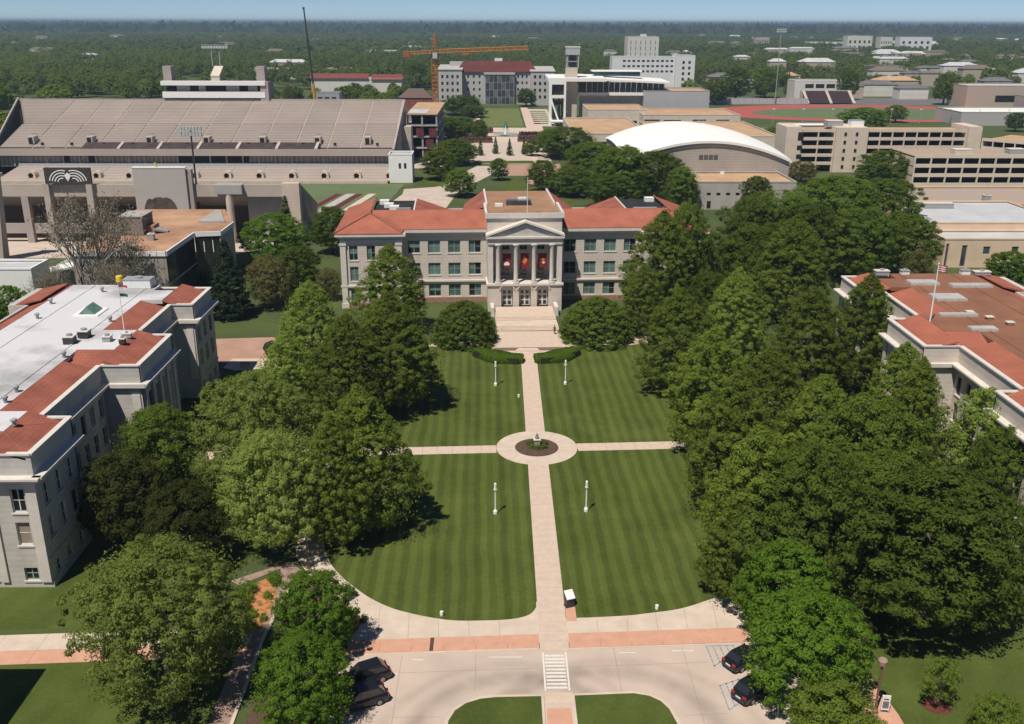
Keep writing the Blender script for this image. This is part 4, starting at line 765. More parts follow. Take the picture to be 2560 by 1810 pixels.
mk('boom', MB().tube((-96.6, 520, 24), (-98.9, 520, 61), .55, .34, 8), DKMET, bc); mk('boom_base', MB().tube((-95.6, 520, 2), (-96.6, 520, 24.5), .9, .75, 8), mat('crane_yellow', (.55, .30, .03)), bc); mk('boom_head', MB().box(-99.5, 519.5, 60.6, -98.5, 520.5, 61.6), DKMET, bc)
mk('carrier', MB().box(-102, 517, 0.6, -90, 520, 2.6), mat('crane_yellow', (.55, .30, .03)), bc)

# ------------------------------------------------------------------ far campus
# hall with glass front and dark red roof closing the far lawn
sh = thing('glass_front_hall', 'pale grey hall with glass centre and dark red roof closing the far lawn', 'building', (0, 710, 0)); f = lambda n, mb, m: mk(n, mb, m, sh)
GREYW = mat('pale_grey_wall', (.46, .45, .44), var=.06, scale=.1); REDR = mat('dark_red_roof', (.125, .034, .030), var=.12, scale=.15)
zz = (3, 7.6, 12.2, 16.6)
facade(sh, -42, 690, 0, 16.5, 0, 24, GREYW, grid(lin(3, 13.5, 4), (4.5, 9, 13.5, 18), 1.5, 2.2, 'plain'), world=True)
facade(sh, -25.5, 690, R(90), 10, 0, 24, GREYW, grid((3, 7), (4.5, 9, 13.5, 18), 1.3, 2.2, 'plain'), world=True)
facade(sh, -25.5, 700, 0, 16, 0, 21.6, GREYW, grid((4, 8, 12), (4.5, 9, 13.5, 17.6), 1.4, 2.0, 'grey'), world=True)
facade(sh, 10.5, 700, 0, 11.5, 0, 21.6, GREYW, grid((3, 6, 9), (4.5, 9, 13.5, 17.6), 1.4, 2.0, 'grey'), world=True)
facade(sh, 22, 690, 0, 16.5, 0, 23, GREYW, grid(lin(3, 13.5, 4), (4.5, 9, 13.5, 18), 1.6, 2.2, 'plain'), world=True); facade(sh, 22, 700, R(-90), 10, 0, 23, GREYW, (), world=True); facade(sh, 38.5, 690, R(90), 40, 0, 23, GREYW, (), world=True)
for i in range(7):
    for j in range(4): f('glass_panel', MB().box(-9.3 + i * 2.83, 697.2, .4 + j * 4.9, -6.7 + i * 2.83, 697.4, 4.9 + j * 4.9), WINDOWM if (i + j) % 3 else glass('sky_glass', (.15, .18, .20)))
f('glass_frame', MB().box(-9.6, 697.3, 0, 10.7, 697.6, 20.2), GREYMET); f('glass_head', MB().box(-10.5, 696.8, 20.2, 11.2, 700.2, 21.6), GREYW)
f('roof', MB().slab([(-30, 699, 22), (27, 699, 22), (22, 712, 28.6), (-25, 712, 28.6)], .4), REDR); f('roof', MB().slab([(-42.5, 689.5, 24), (-25, 689.5, 24), (-25, 730, 25.5), (-42.5, 730, 25.5)], .5).slab([(21.5, 689.5, 23), (39, 689.5, 23), (39, 730, 24.5), (21.5, 730, 24.5)], .5), mat('pale_grey_wall', (.46, .45, .44)))
f('rear_wall', MB().box(-42, 729.5, 0, 38.5, 730, 23), GREYW); f('roof_box', MB().box(-3, 714, 26, 2.5, 718, 30.4), WHITE); f('roof_box', MB().box(-35, 716, 25, -5, 722, 28), GREYW)
# library: white banded glass front, bell tower
lb = thing('white_library', 'white modern library with long dark glass band and overhanging white roof', 'building', (65, 580, 0)); f = lambda n, mb, m: mk(n, mb, m, lb)
f('roof', MB().box(27.5, 556, 23.6, 60, 600, 25.4).slab([(44, 562, 25.4), (97, 562, 23.0), (97, 600, 23.2), (44, 600, 25.8)], 1.0), WHITE); f('roof_clerestory', MB().box(55, 580, 25.4, 82, 583, 27.8), BLUEGL); f('clerestory_roof', MB().box(54, 579.4, 27.8, 83, 590, 28.4), WHITE)
f('floor_band', MB().box(45, 563.5, 15.6, 95, 600, 17.2), WHITE)
for i in range(14): f('glass_panel', MB().box(50 + i * 3.15, 565, 17.2, 52.7 + i * 3.15, 565.2, 22.8), BLUEGL if i % 4 else WINDOWM)
for i in range(15): f('mullion', MB().box(49.7 + i * 3.15 - .12, 564.6, 17.2, 49.7 + i * 3.15 + .12, 565.1, 22.8), FRAMEW if i % 3 == 0 else GREYMET)
f('lower_wall', MB().box(46, 567, 0, 95, 567.4, 15.6), CREAM); f('inner_glass', MB().box(45, 564.6, 17.2, 49.4, 565, 22.6), WINDOWG)
f('front_frame', MB().box(28, 556, 0, 29.6, 557.5, 23.6).box(36.4, 556, 0, 37.6, 557.5, 23.6).box(29.6, 556, 14.6, 36.4, 557.5, 16.2).box(29.6, 556, 22, 36.4, 557.5, 23.6), WHITE)
f('front_glass', MB().box(29.6, 557.6, 16.2, 36.4, 557.8, 22), WINDOWG)
for x in (30.2, 33, 35): f('front_glass', MB().box(x, 557.6, 1, x + 1.5, 557.8, 14.5), WINDOWG)
f('slant_frame', MB().tube((29, 556.5, 14.5), (34, 553, 1), .5, n=6), WHITE); f('entrance_roof', MB().box(29, 548, 2.2, 37.5, 556, 2.8), WHITE)
bt = thing('bell_tower', 'square open topped bell tower rising beside the white library', 'tower', (41.6, 566, 0)); q = lambda n, mb, m: mk(n, mb, m, bt)
q('shaft', MB().box(37.8, 562, 0, 44.2, 570, 30.4), mat('tower_stone', (.55, .48, .40), var=.06)); q('shaft_edge', MB().box(37.2, 561.6, 0, 37.78, 570, 27), TRIM)
for x in (38.4, 44.6):
    for y in (564, 570): q('corner_post', MB().box(x - .35, y - .35, 30.4, x + .35, y + .35, 37.6), mat('tower_grey', (.36, .37, .37)))
q('belfry_louvre', MB().box(39.6, 565.5, 31, 43.4, 568.5, 37.4), WINDOWM); q('belfry_rail', MB().box(38, 563.6, 33.8, 45, 570.4, 34.2).box(38, 563.6, 30.4, 45, 570.4, 30.9), mat('tower_grey', (.36, .37, .37)))
q('crown', MB().box(37.6, 563.2, 37.6, 45.4, 570.8, 41.4), mat('crown_grey', (.42, .45, .46))); q('crown_cap', MB().box(37.4, 563, 41.4, 45.6, 571, 41.9), TRIM)
# low tan roofed blocks between library and arena
DK = [(u, 4.2, 6.0, 1.6, 'plain') for u in (7, 15, 23)]
block('tan_block', 'low tan roofed block right below the bell tower', 'building', 47, 520, 78, 556, 11.5, CREAM, TANROOF, south=DK)
block('tan_block', 'wide low tan roofed block in front of the library, behind the grove', 'building', 33, 432, 66, 508, 8.6, CREAM, TANROOF, south=[(u, 3, 4, 2, 'plain') for u in (6, 14, 22, 29)])
block('grey_fly_block', 'blank pale grey box above the tan roofs', 'building', 82, 560, 119, 590, 18.5, mat('fly_grey', (.42, .42, .43), var=.05, scale=.2), TANROOF)
block('tan_block', 'tan block with dark slot windows left of the running track', 'building', 74, 505, 124, 545, 10.2, CREAM, TANROOF, south=[(4.6, 6.4, 8, 1.4, 'plain'), (15, 6.2, 9, 1.4, 'plain'), (29, 6.4, 7, 1.4, 'plain'), (41, 6.4, 7, 1.4, 'plain')])
block('tan_block', 'low dark fronted block just behind the white arena roof', 'building', 70, 450, 100, 490, 8.4, CREAM, TANROOF, south=[(u, 4.4, 5.2, 2.2, 'plain') for u in (5, 12, 19, 26)])
block('tan_block', 'tan sloping block right behind the white arena roof', 'building', 101, 432, 124, 500, 7.6, CREAM, TANROOF)
# arena: arched white shell on grey walls
ar = thing('arena', 'arena with a white arched shell roof over a grey brick gable', 'building', (73, 378, 0)); ax0, ax1, ay0, ay1 = 42.0, 95.5, 318.3, 382
def az(u, v): return 12.2 + 6.4 * (1 - (2 * u - 1) ** 2) + 1.6 * (1 - (2 * v - 1) ** 2)
mb = MB(); nu, nv = 28, 20
for j in range(nv + 1):
    for i in range(nu + 1): mb.v.append((ax0 - .6 + (ax1 - ax0 + 1.2) * i / nu, ay0 - .8 + (ay1 - ay0 + 1.6) * j / nv, az(i / nu, j / nv)))
for j in range(nv):
    for i in range(nu): a = j * (nu + 1) + i; mb.f.append((a, a + 1, a + nu + 2, a + nu + 1))
mk('shell_roof', mb, mat('white_shell', (.80, .80, .78), var=.03), ar, smooth=True)
mb = MB()
for i in range(nu):
    for y, j in ((ay0, 0), (ay1, 1)): a, b = ax0 + (ax1 - ax0) * i / nu, ax0 + (ax1 - ax0) * (i + 1) / nu; mb.poly([(a, y, 0), (b, y, 0), (b, y, az((i + 1) / nu, j) - .15), (a, y, az(i / nu, j) - .15)])
for j in range(nv):
    for x, i in ((ax0, 0), (ax1, 1)): a, b = ay0 + (ay1 - ay0) * j / nv, ay0 + (ay1 - ay0) * (j + 1) / nv; mb.poly([(x, a, 0), (x, b, 0), (x, b, az(i, (j + 1) / nv) - .15), (x, a, az(i, j / nv) - .15)])
mk('gable_wall', mb, mat('weathered_brick', (.40, .36, .315), rgb2=(.32, .29, .255), scale=.12, detail=6, stripes=[('Z', .9, .06)]), ar)
mk('roof_edge', MB().add([p for i in range(nu + 1) for p in ((ax0 - .6 + (ax1 - ax0 + 1.2) * i / nu, ay0 - .85, az(i / nu, 0) + .05), (ax0 - .6 + (ax1 - ax0 + 1.2) * i / nu, ay0 - .85, az(i / nu, 0) - .75))], [(2 * i, 2 * i + 2, 2 * i + 3, 2 * i + 1) for i in range(nu)]), WHITE, ar)
for i in range(4): mk('gable_vent', MB().box(65.6 + i * 1.6, ay0 - .12, 12.6, 66.9 + i * 1.6, ay0 - .02, 14.0), FRAMED, ar)
roof_unit(73, 316, 8.1, 1.2, 1.2, 1.3, WHITE, 'small white ventilator before the arena gable'); roof_unit(63.6, 314.6, 8.1, 1.3, 1.0, .9, CREAM, 'pale ventilator on the low tan roof before the arena')
gy = block('grey_gym', 'low grey brick gym with small square windows before the arena', 'building', 61.4, 297, 92, 318.2, 8.6, mat('gym_grey', (.43, .40, .375), var=.08, scale=.3), TANROOF, south=[(u, 4.3, 1.3, .9, 'plain') for u in (3.6, 6.6, 9.6, 12.6, 15.6)] + [(3.8, .2, 1.3, 2.4, 'plain')])
gy['label'] = 'low grey brick gym with small square windows before the arena'
# parking structures with open decks
def deck_garage(label, segs, h, nfl, m, back, roofm=TANROOF, top_z=None):
    """segs: list of ((x0,y0),(x1,y1)) front lines, with bays; each floor a slab + parapet, columns between"""
    t = thing('parking_structure', label, 'parking structure', (*segs[0][0], 0)); fh = h / nfl
    for (a, b, bay) in segs:
        d = Vector((b[0] - a[0], b[1] - a[1])); L = d.length; an = math.atan2(d.y, d.x); n = max(1, round(L / bay)); c, s = math.cos(an), math.sin(an)
        P = lambda u, v: (a[0] + c * u - s * v, a[1] + s * u + c * v)
        for k in range(nfl):
            z = fh * (k + 1)
            mk('deck', MB().prism([P(0, .05), P(L, .05), P(L, back), P(0, back)], z - .35, z), roofm if k == nfl - 1 else CONC3, t)
            mk('parapet', MB().prism([P(0, -.2), P(L, -.2), P(L, .05), P(0, .05)], z - .4, z + (.8 if k < nfl - 1 else .7)), m, t)
        for i in range(n + 1): mk('column', MB().prism([P(L * i / n - .2, -.35), P(L * i / n + .2, -.35), P(L * i / n + .2, .3), P(L * i / n - .2, .3)], 0, h + .6), m, t)
        mk('shade_backing', MB().prism([P(0, 9), P(L, 9), P(L, 9.4), P(0, 9.4)], 0, h - .4), mat('garage_painted_shade', (.10, .085, .075)), t)  # dark backing, the shade inside the decks put into its colour
        mk('end_panel', MB().prism([P(0, .1), P(.3, .1), P(.3, back), P(0, back)], 0, h), m, t)
    return t
GT = mat('garage_tan', (.66, .555, .45), var=.06, scale=.3)
g1 = deck_garage('long tan parking structure with five open decks right of the arena', [((117, 377), (129.5, 377), 6.2), ((142.5, 377), (180.5, 377), 4.75)], 15.6, 5, GT, 14)
mk('stair_block', MB().box(110.6, 376.2, 0, 116.6, 391, 17.2), GT, g1); mk('stair_block', MB().box(129.8, 375.8, 0, 142.2, 391, 17.0), GT, g1); mk('corner_block', MB().box(180.8, 375.5, 0, 186, 391, 17.4), GT, g1)
for u in (133.4, 137.8):
    for z in (1.5, 4.6, 7.7, 10.8, 13.9): window(g1, u, 375.66, z, 0, 1.0, 1.3, 'plain', .0, world=True)
for z, h in ((12.2, 3.0), (8.6, 1.6), (5.2, 1.6)): mk('stair_slot', MB().box(115.2, 376.05, z, 117.2, 376.15, z + h), DARK, g1)
g2 = deck_garage('angled end wing of the tan parking structure at the right edge', [((186.5, 375), (200, 360), 4.2)], 12.6, 4, GT, 26); mk('stair_block', MB().obox(204.4, 354.6, 0, 9, 9, 15.4, R(-48)), GT, g2); g3 = deck_garage('last open decks of the tan parking structure cut by the right edge', [((208, 350), (224, 334), 4.4)], 12.6, 4, GT, 26)
deck_garage('nearer tan parking structure with three open decks at the right edge', [((139.8, 325), (189, 325), 5.45)], 12.6, 4, mat('garage_cream', (.70, .59, .47), var=.05, scale=.3), 22, mat('rusty_deck', (.42, .29, .21), rgb2=(.34, .30, .27), scale=.1))
for i, (x, y, lx, ly, h, m, lab) in enumerate(((158, 331, 6.2, 4, 1.8, CREAM, 'cream roof box on the nearer parking structure'), (178, 334, 5.5, 4, 1.6, GREYMET, 'blue grey sloped roof box on the nearer parking structure'))): roof_unit(x, y, 12.6, lx, ly, h, m, lab, fan=False)
roof_unit(131, 384, 16.7, 6, 5, 2.2, GREYMET, 'greenish roof plant box on the long parking structure', fan=False); roof_unit(139.5, 383, 16.7, 5, 4, 2.4, WHITE, 'white dome topped roof box on the long parking structure', fan=False)
# tan building right, before the parking structures
tb = block('tan_building', 'tan stucco building with white flat roofs at the right edge', 'building', 104.5, 232, 140, 262, 8.9, mat('tan_stucco', (.68, .52, .37), var=.07, scale=.3), WHITEROOF)
block('tan_building', 'lower front part of the tan stucco building with narrow tall windows', 'building', 105.4, 222, 140, 231.9, 7.0, mat('tan_stucco', (.68, .52, .37)), WHITEROOF, south=[(.8, .2, .7, 5.6, 'grey'), (4.9, .2, 1.3, 5.2, 'grey'), (10.2, 3.2, 1.7, 1.9, 'grey'), (17, 3.2, 1.7, 1.9, 'grey')])
block('tan_building', 'rusty roofed rear wing of the tan building below the parking structure', 'building', 108, 262.2, 160, 292, 8.0, mat('tan_stucco', (.68, .52, .37)), mat('rusty_deck', (.42, .29, .21)))
roof_unit(117, 254, 8.5, 8, 2, 1.2, GREYMET, 'long grey duct on the tan building roof', fan=False); roof_unit(111.6, 254.6, 8.5, 1.6, 1.6, 1.5, GREYMET, 'blue grey fan unit on the tan building roof'); roof_unit(137, 268, 7.6, 1.8, 1.8, 1.8, GREYMET, 'grey cube vent on the rusty rear roof')
# white tower blocks, far parking deck and other distant buildings
WB = mat('white_block_wall', (.70, .70, .71), var=.05, scale=.1); WW = mat('cream_block_wall', (.64, .62, .57), var=.06, scale=.1)
block('white_block', 'white slab block with rows of square windows behind the library', 'building', 95, 840, 147.8, 860, 27.6, WB, WHITEROOF, south=grid(lin(10, 50, 11), (23.4, 19.2, 15), 2.4, 1.7, ['plain', 'grey']))
block('white_block', 'tall white end block with two columns of dark windows', 'building', 148, 838, 164, 860, 28.8, WB, WHITEROOF, south=[(u, z, 2.0, 2.4, 'plain') for u in (6.5, 11.5) for z in (4, 8.5, 13, 17.5, 22)])
block('cream_tower', 'cream square tower block standing far behind the white block', 'building', 157, 1230, 195, 1262, 38.2, WW, WHITEROOF, south=grid(lin(4, 34, 6), (8, 15, 22, 29), .9, 4.8, 'grey'))
block('roof_house', 'small lift house on the cream tower block', 'building', 174, 1240, 181, 1248, 41, WW, WHITEROOF, z0=37.8)
deck_garage('pale far parking deck behind the stadium', [((-190, 560), (-95, 560), 9)], 9.0, 2, mat('far_deck', (.50, .43, .38)), 60, mat('far_deck_roof', (.42, .36, .32)))
block('stair_block', 'grey glazed stair block at the end of the far parking deck', 'building', -101, 548, -88, 558, 18, GREYMET, WHITEROOF, south=grid((2.6, 6.4, 10.2), (2, 7, 12), 2.6, 3.6, 'curtain'))
block('white_shed', 'white walled roof level behind the stadium right of the far deck', 'building', -86, 520, -52, 552, 13, WHITE, WHITEROOF)
# houses and small blocks in the trees
def house(x, y, w, d, h, wallm, roofm, label, rise=3.0, group=None, wins=True):
    t = thing('house', label, 'house', (x, y, 0), group=group)
    facade(t, x - w / 2, y - d / 2, 0, w, 0, h, wallm, grid(lin(w * .16, w * .84, max(2, int(w / 4))), [2.0 + 3.2 * k for k in range(max(1, int(h / 3.4)))], 1.3, 1.5, 'plain') if wins else (), world=True)
    mk('wall', MB().box(x - w / 2, y - d / 2 + .1, 0, x + w / 2, y + d / 2, h), wallm, t)
    e = .5; X0, X1, Y0, Y1 = x - w / 2 - e, x + w / 2 + e, y - d / 2 - e, y + d / 2 + e; r = min(w, d) * .45
    mk('roof', MB().add([(X0, Y0, h), (X1, Y0, h), (X1, Y1, h), (X0, Y1, h), (X0 + r, y, h + rise), (X1 - r, y, h + rise)], [(0, 1, 5, 4), (1, 2, 5), (2, 3, 4, 5), (3, 0, 4), (0, 3, 2, 1)]), roofm, t)
    return t
BRK = mat('red_brick', (.26, .10, .075), var=.15, scale=.3); GRYR = mat('grey_shingle', (.17, .165, .17), var=.15, scale=.3); TANW = mat('tan_wall', (.46, .39, .32), var=.08)
house(-50, 600, 20, 14, 12, BRK, mat('brown_shingle', (.15, .10, .085)), 'dark brick gabled house left of the crane mast', 5)
fn = thing('windscreen_fence', 'long pale lilac fence screen along the far side of the running track', 'fence', (190, 702, 0))
for i in range(14): mk('screen', MB().box(150 + i * 5, 702, .3, 154.8 + i * 5, 702.1, 4.2), mat('lilac_screen', (.48, .44, .45), var=.08), fn); mk('post', MB().box(149.85 + i * 5, 701.9, 0, 149.98 + i * 5, 702.2, 4.4), GREYMET, fn)
t = block('red_roof_block', 'long low block with red mansard roof far behind the stadium', 'building', -150, 800, -78, 820, 12, WW, WHITEROOF)
mk('mansard', MB().slab([(-151, 799, 12), (-104, 799, 12), (-104, 803, 15.5), (-151, 803, 15.5)], .4).slab([(-102, 799, 11), (-77, 799, 11), (-77, 803, 15), (-102, 803, 15)], .4), mat('red_mansard', (.20, .06, .05)), t)
block('white_warehouse', 'white and blue shed roof far off in the trees left of the crane', 'building', -215, 1640, -165, 1680, 10, WHITE, WHITEROOF)
block('white_warehouse', 'tiny white roof in the trees left of the far white shed', 'building', -262, 1600, -246, 1620, 8, WHITE, WHITEROOF)
block('ruin_block', 'pale broken roofline of small buildings left of the boom crane', 'building', -250, 1010, -150, 1030, 10, WW, WHITEROOF)
gs = thing('grandstand', 'small dark seated grandstand with pale end walls beside the running track', 'grandstand', (235, 715, 0))
for i, x in enumerate((222, 238)):
    mb = MB()
    for r in range(10): mb.add([(x, 704 + r * 1.4, .8 + r * .75), (x + 14, 704 + r * 1.4, .8 + r * .75), (x + 14, 704 + r * 1.4, 1.55 + r * .75), (x, 704 + r * 1.4, 1.55 + r * .75), (x, 705.4 + r * 1.4, 1.55 + r * .75), (x + 14, 705.4 + r * 1.4, 1.55 + r * .75)], [(0, 1, 2, 3), (3, 2, 5, 4)])
    mk('seating', mb, mat('dark_maroon_seats', (.09, .055, .06)), gs)
for x in (219.5, 236, 252.5): mk('stair', MB().slab([(x, 704, 1), (x + 2, 704, 1), (x + 2, 718, 8.6), (x, 718, 8.6)], .5), CONC, gs)
mk('back_walk', MB().box(219, 718, 0, 256, 721, 8.6), CONC, gs)
bl = block('pale_block', 'pale two storey block with dark balcony behind the small grandstand', 'building', 222, 745, 262, 765, 14, WW, WHITEROOF, south=grid((11, 19, 27), (3, 8.5), 6.5, 3, 'plain'))
for i in range(11): pass
rows = ((268, 770, 26, 14, 9, TANW, GRYR), (300, 790, 30, 16, 9, WW, GRYR), (316, 760, 22, 14, 8, WW, GRYR), (178, 800, 20, 16, 14, TANW, GRYR), (198, 830, 18, 14, 12, TANW, GRYR), (330, 830, 34, 18, 10, TANW, TANROOF), (210, 880, 26, 14, 9, WW, GRYR), (262, 940, 40, 16, 8, WW, TANROOF), (372, 950, 36, 16, 8, WW, GRYR), (420, 840, 24, 14, 9, TANW, GRYR))
labs = ('tan house with grey roof right of the small grandstand', 'pale long house behind the grandstand with a grey roof', 'pale house with dark grey hipped roof beyond the track', 'tan hipped house right of the white end block', 'tall tan house behind the trees right of the white end block', 'long tan flat topped house beyond the track', 'pale house in the trees far above the grandstand', 'long tan roof in the trees above the grandstand', 'pale low house far right in the trees', 'tan house far right above the track fence')
for r, l in zip(rows, labs): house(*r, l)
block('gallery_block', 'long tan block with white upper band and dark brown base at the right edge', 'building', 318, 672, 400, 700, 15, TANW, WHITEROOF, south=[(38, 4, 36, 4.5, 'plain')]); block('gallery_block', 'white arched roof hall cut by the right edge beyond the track', 'building', 262, 556, 320, 590, 7.5, mat('pale_lilac_wall', (.46, .44, .42)), WHITE)
block('court_block', 'grey blank block at the right edge before the gallery', 'building', 345, 622, 420, 660, 10, CONC3, WHITEROOF)
for i, (x, y, w, h, m) in enumerate(((640, 1850, 46, 32, WW), (705, 1860, 22, 30, WW), (745, 1870, 60, 30, WB), (690, 2250, 150, 14, WB), (880, 2300, 120, 16, WHITE), (560, 2200, 30, 24, TANW), (930, 1750, 70, 12, TANW), (1020, 1800, 60, 26, BRK), (820, 1500, 30, 16, WW))):
    block('distant_block', ('pale slab tower left of the far right group', 'narrow pale tower in the far right group', 'wide pale tower of the far right group', 'long white roof behind the far right towers', 'white shed roof right of the far right towers', 'small far tan tower left of the towers', 'low tan block under the far right skyline', 'far brick block near the right edge', 'small pale block below the far towers')[i], 'building', x, y, x + w, y + 24, h, m, WHITEROOF, south=grid(lin(w * .12, w * .88, 5), [h * .3, h * .6], w * .08, h * .16, 'plain'), par=.4)
for i, (x, y, lx) in enumerate(((165, 495, 24), (138, 470, 26))): t = block('shelter', ('white flat roofed shed between arena and track', 'grey flat roofed shed between arena and long parking structure')[i], 'shed', x - 20, y, x - 20 + lx, y + 16, 6, mat('shed_wall', (.30, .26, .24)), (WHITE, GREYMET)[i])
block('maroon_booth', 'low white roofed booth with maroon front before the track', 'booth', 168, 452, 196, 466, 7, mat('maroon_wall', (.20, .04, .045)), mat('pale_roof', (.60, .60, .61)))
ly = 600
for i in range(9): # slim poles along the near side of the track
    x = 158 + i * 17; t = thing('track_lamp', '%s slim pale pole from the left along the running track' % ORD[i], 'lamp', (x, 566, 0), group='poles along the running track'); mk('pole', MB().tube((x, 566, 0), (x, 566, 8), .22, .14, 6), GREYMET, t); mk('lamp_head', MB().box(x - .7, 565.7, 7.9, x + .7, 566.3, 8.3), WHITE, t)
# fountain court furniture
fo = thing('fountain', 'round pale fountain basin in the far court', 'fountain', (3.4, 505, 0)); mk('basin', MB().lathe(3.4, 505, [(7, .1), (7, .9), (6.3, .9), (6.3, .5)], 28), PATH2, fo); mk('water', MB().lathe(3.4, 505, [(6.25, .45), (6.25, .62)], 28), mat('fountain_water', (.35, .50, .47), rough=.15), fo); mk('jet', MB().lathe(3.4, 505, [(.9, .6), (.6, 2.4), (.15, 4.2)], 10), mat('water_spray', (.75, .80, .80)), fo)
sg_ = thing('fountain_statue', 'green bronze figure group behind the far fountain', 'sculpture', (3.6, 524, 0)); mk('plinth', MB().box(2.0, 523, .1, 5.2, 526, 1.4), PATH2, sg_); mk('figure', MB().lathe(3.6, 524.4, [(1.0, 1.4), (1.2, 2.2), (.8, 3.2), (.35, 4.0), (.42, 4.5), (.1, 4.9)], 10), mat('green_bronze', (.05, .17, .10)), sg_)
PLANTERS = []
WALLB = mat('maroon_planter', (.14, .06, .055)); GRB = mat('mauve_planting', (.21, .15, .155), var=.25, scale=.4)
for i, (xa, xb, ya, yb) in enumerate(((-19, -3, 470, 474), (-20, -6, 484, 489), (-22, -12, 500, 506), (9, 22, 474, 480), (10, 22, 492, 498), (-14, -3, 512, 518))):
    t = thing('planter', ('long maroon planter wall nearest on the left of the far fountain', 'middle maroon planter left of the far fountain', 'short maroon planter at the far left of the fountain court', 'nearer maroon planter right of the far fountain', 'farther maroon planter right of the far fountain', 'farthest planter behind and left of the fountain')[i], 'planter', ((xa + xb) / 2, ya, 0)); mk('wall', MB().box(xa, ya, 0, xb, yb, 1.3), WALLB, t); PLANTERS.append((t, xa, xb, ya, yb))

# ------------------------------------------------------------------ vegetation
rng = np.random.default_rng(11)
LEAF = {
    'oak': leaf_mat('leaf_dark_green', (0.075, 0.107, 0.020), (0.182, 0.260, 0.043)),
    'pin': leaf_mat('leaf_mid_green', (0.101, 0.133, 0.024), (0.238, 0.313, 0.053)),
    'ppin': leaf_mat('leaf_pale_green', (0.143, 0.188, 0.037), (0.271, 0.356, 0.073)),
    'map': leaf_mat('leaf_bright_green', (0.081, 0.139, 0.018), (0.184, 0.316, 0.037)),
    'syc': leaf_mat('leaf_sycamore', (0.158, 0.195, 0.046), (0.324, 0.400, 0.108)),
    'dark': leaf_mat('leaf_blackish', (.036, .050, .014), (.105, .112, .028)),
    'con': leaf_mat('leaf_spruce', (.014, .028, .014), (.046, .068, .032), .1),
    'con2': leaf_mat('leaf_cypress', (0.053, 0.077, 0.021), (0.129, 0.164, 0.044), .1),
    'olive': leaf_mat('leaf_olive', (0.094, 0.094, 0.033), (0.193, 0.175, 0.068)),
    'lime': leaf_mat('leaf_lime', (0.125, 0.171, 0.030), (0.223, 0.305, 0.050)),
    'bare': leaf_mat('leaf_bud_brown', (.16, .13, .09), (.27, .225, .16), .2),
    'wood': leaf_mat('leaf_far_wood', (.036, .060, .018), (.135, .175, .048)),
}
for k, v in (('pale', 'ppin'), ('young', 'lime')): LEAF[k] = LEAF[v]
SHAPE = {   # crown: start height fraction, radius profile over t
    'oak': (.20, lambda t: np.sqrt(np.clip(1 - np.abs(2 * t - .86) ** 2.3 / 1.45, 0.02, 1))),
    'pin': (.10, lambda t: np.clip(1.04 * (1 - t ** 2.3) ** .8 * np.minimum(1, .62 + t * 2.1), .05, 1)),
    'map': (.16, lambda t: np.sqrt(np.clip(1 - np.abs(2 * t - .80) ** 2.6 / 1.6, 0.02, 1))),
    'con': (.05, lambda t: np.clip((1 - t) ** .8 * np.minimum(1, .6 + t * 4), .04, 1)),
    'dome': (.0, lambda t: np.sqrt(np.clip(1 - t ** 2.2, .02, 1))),
    'young': (.25, lambda t: np.sqrt(np.clip(1 - np.abs(2 * t - .9) ** 2 / 1.3, .05, 1))),
}
def leaf_cloud(pos, nrm, size, tint, name, material, tri=False):
    """quads at pos, facing nrm"""
    n = len(pos); r = rng.normal(size=(n, 3)); a = np.cross(nrm, r); a /= np.linalg.norm(a, axis=1, keepdims=True) + 1e-9; b = np.cross(nrm, a)
    s = size[:, None]; el = rng.uniform(.6, 1.0, (n, 1))
    V = np.stack([pos - a * s - b * s * el * .4, pos + b * s * el * -1.0 + a * s * .1, pos + a * s + b * s * el * .3, pos + b * s * el - a * s * .15], 1).reshape(-1, 3)
    if tri: V = V.reshape(n, 4, 3)[:, [0, 2, 3]].reshape(-1, 3)
    K = 3 if tri else 4
    me = bpy.data.meshes.new(name); me.vertices.add(K * n); me.vertices.foreach_set('co', V.astype(np.float32).ravel())
    me.loops.add(K * n); me.loops.foreach_set('vertex_index', np.arange(K * n, dtype=np.int32)); me.polygons.add(n); me.polygons.foreach_set('loop_start', np.arange(0, K * n, K, dtype=np.int32))
    try: me.polygons.foreach_set('loop_total', np.full(n, K, dtype=np.int32))
    except Exception: pass
    at = me.attributes.new('tint', 'FLOAT', 'FACE'); at.data.foreach_set('value', tint.astype(np.float32)); me.materials.append(material); me.update(calc_edges=True); me.validate()
    return me
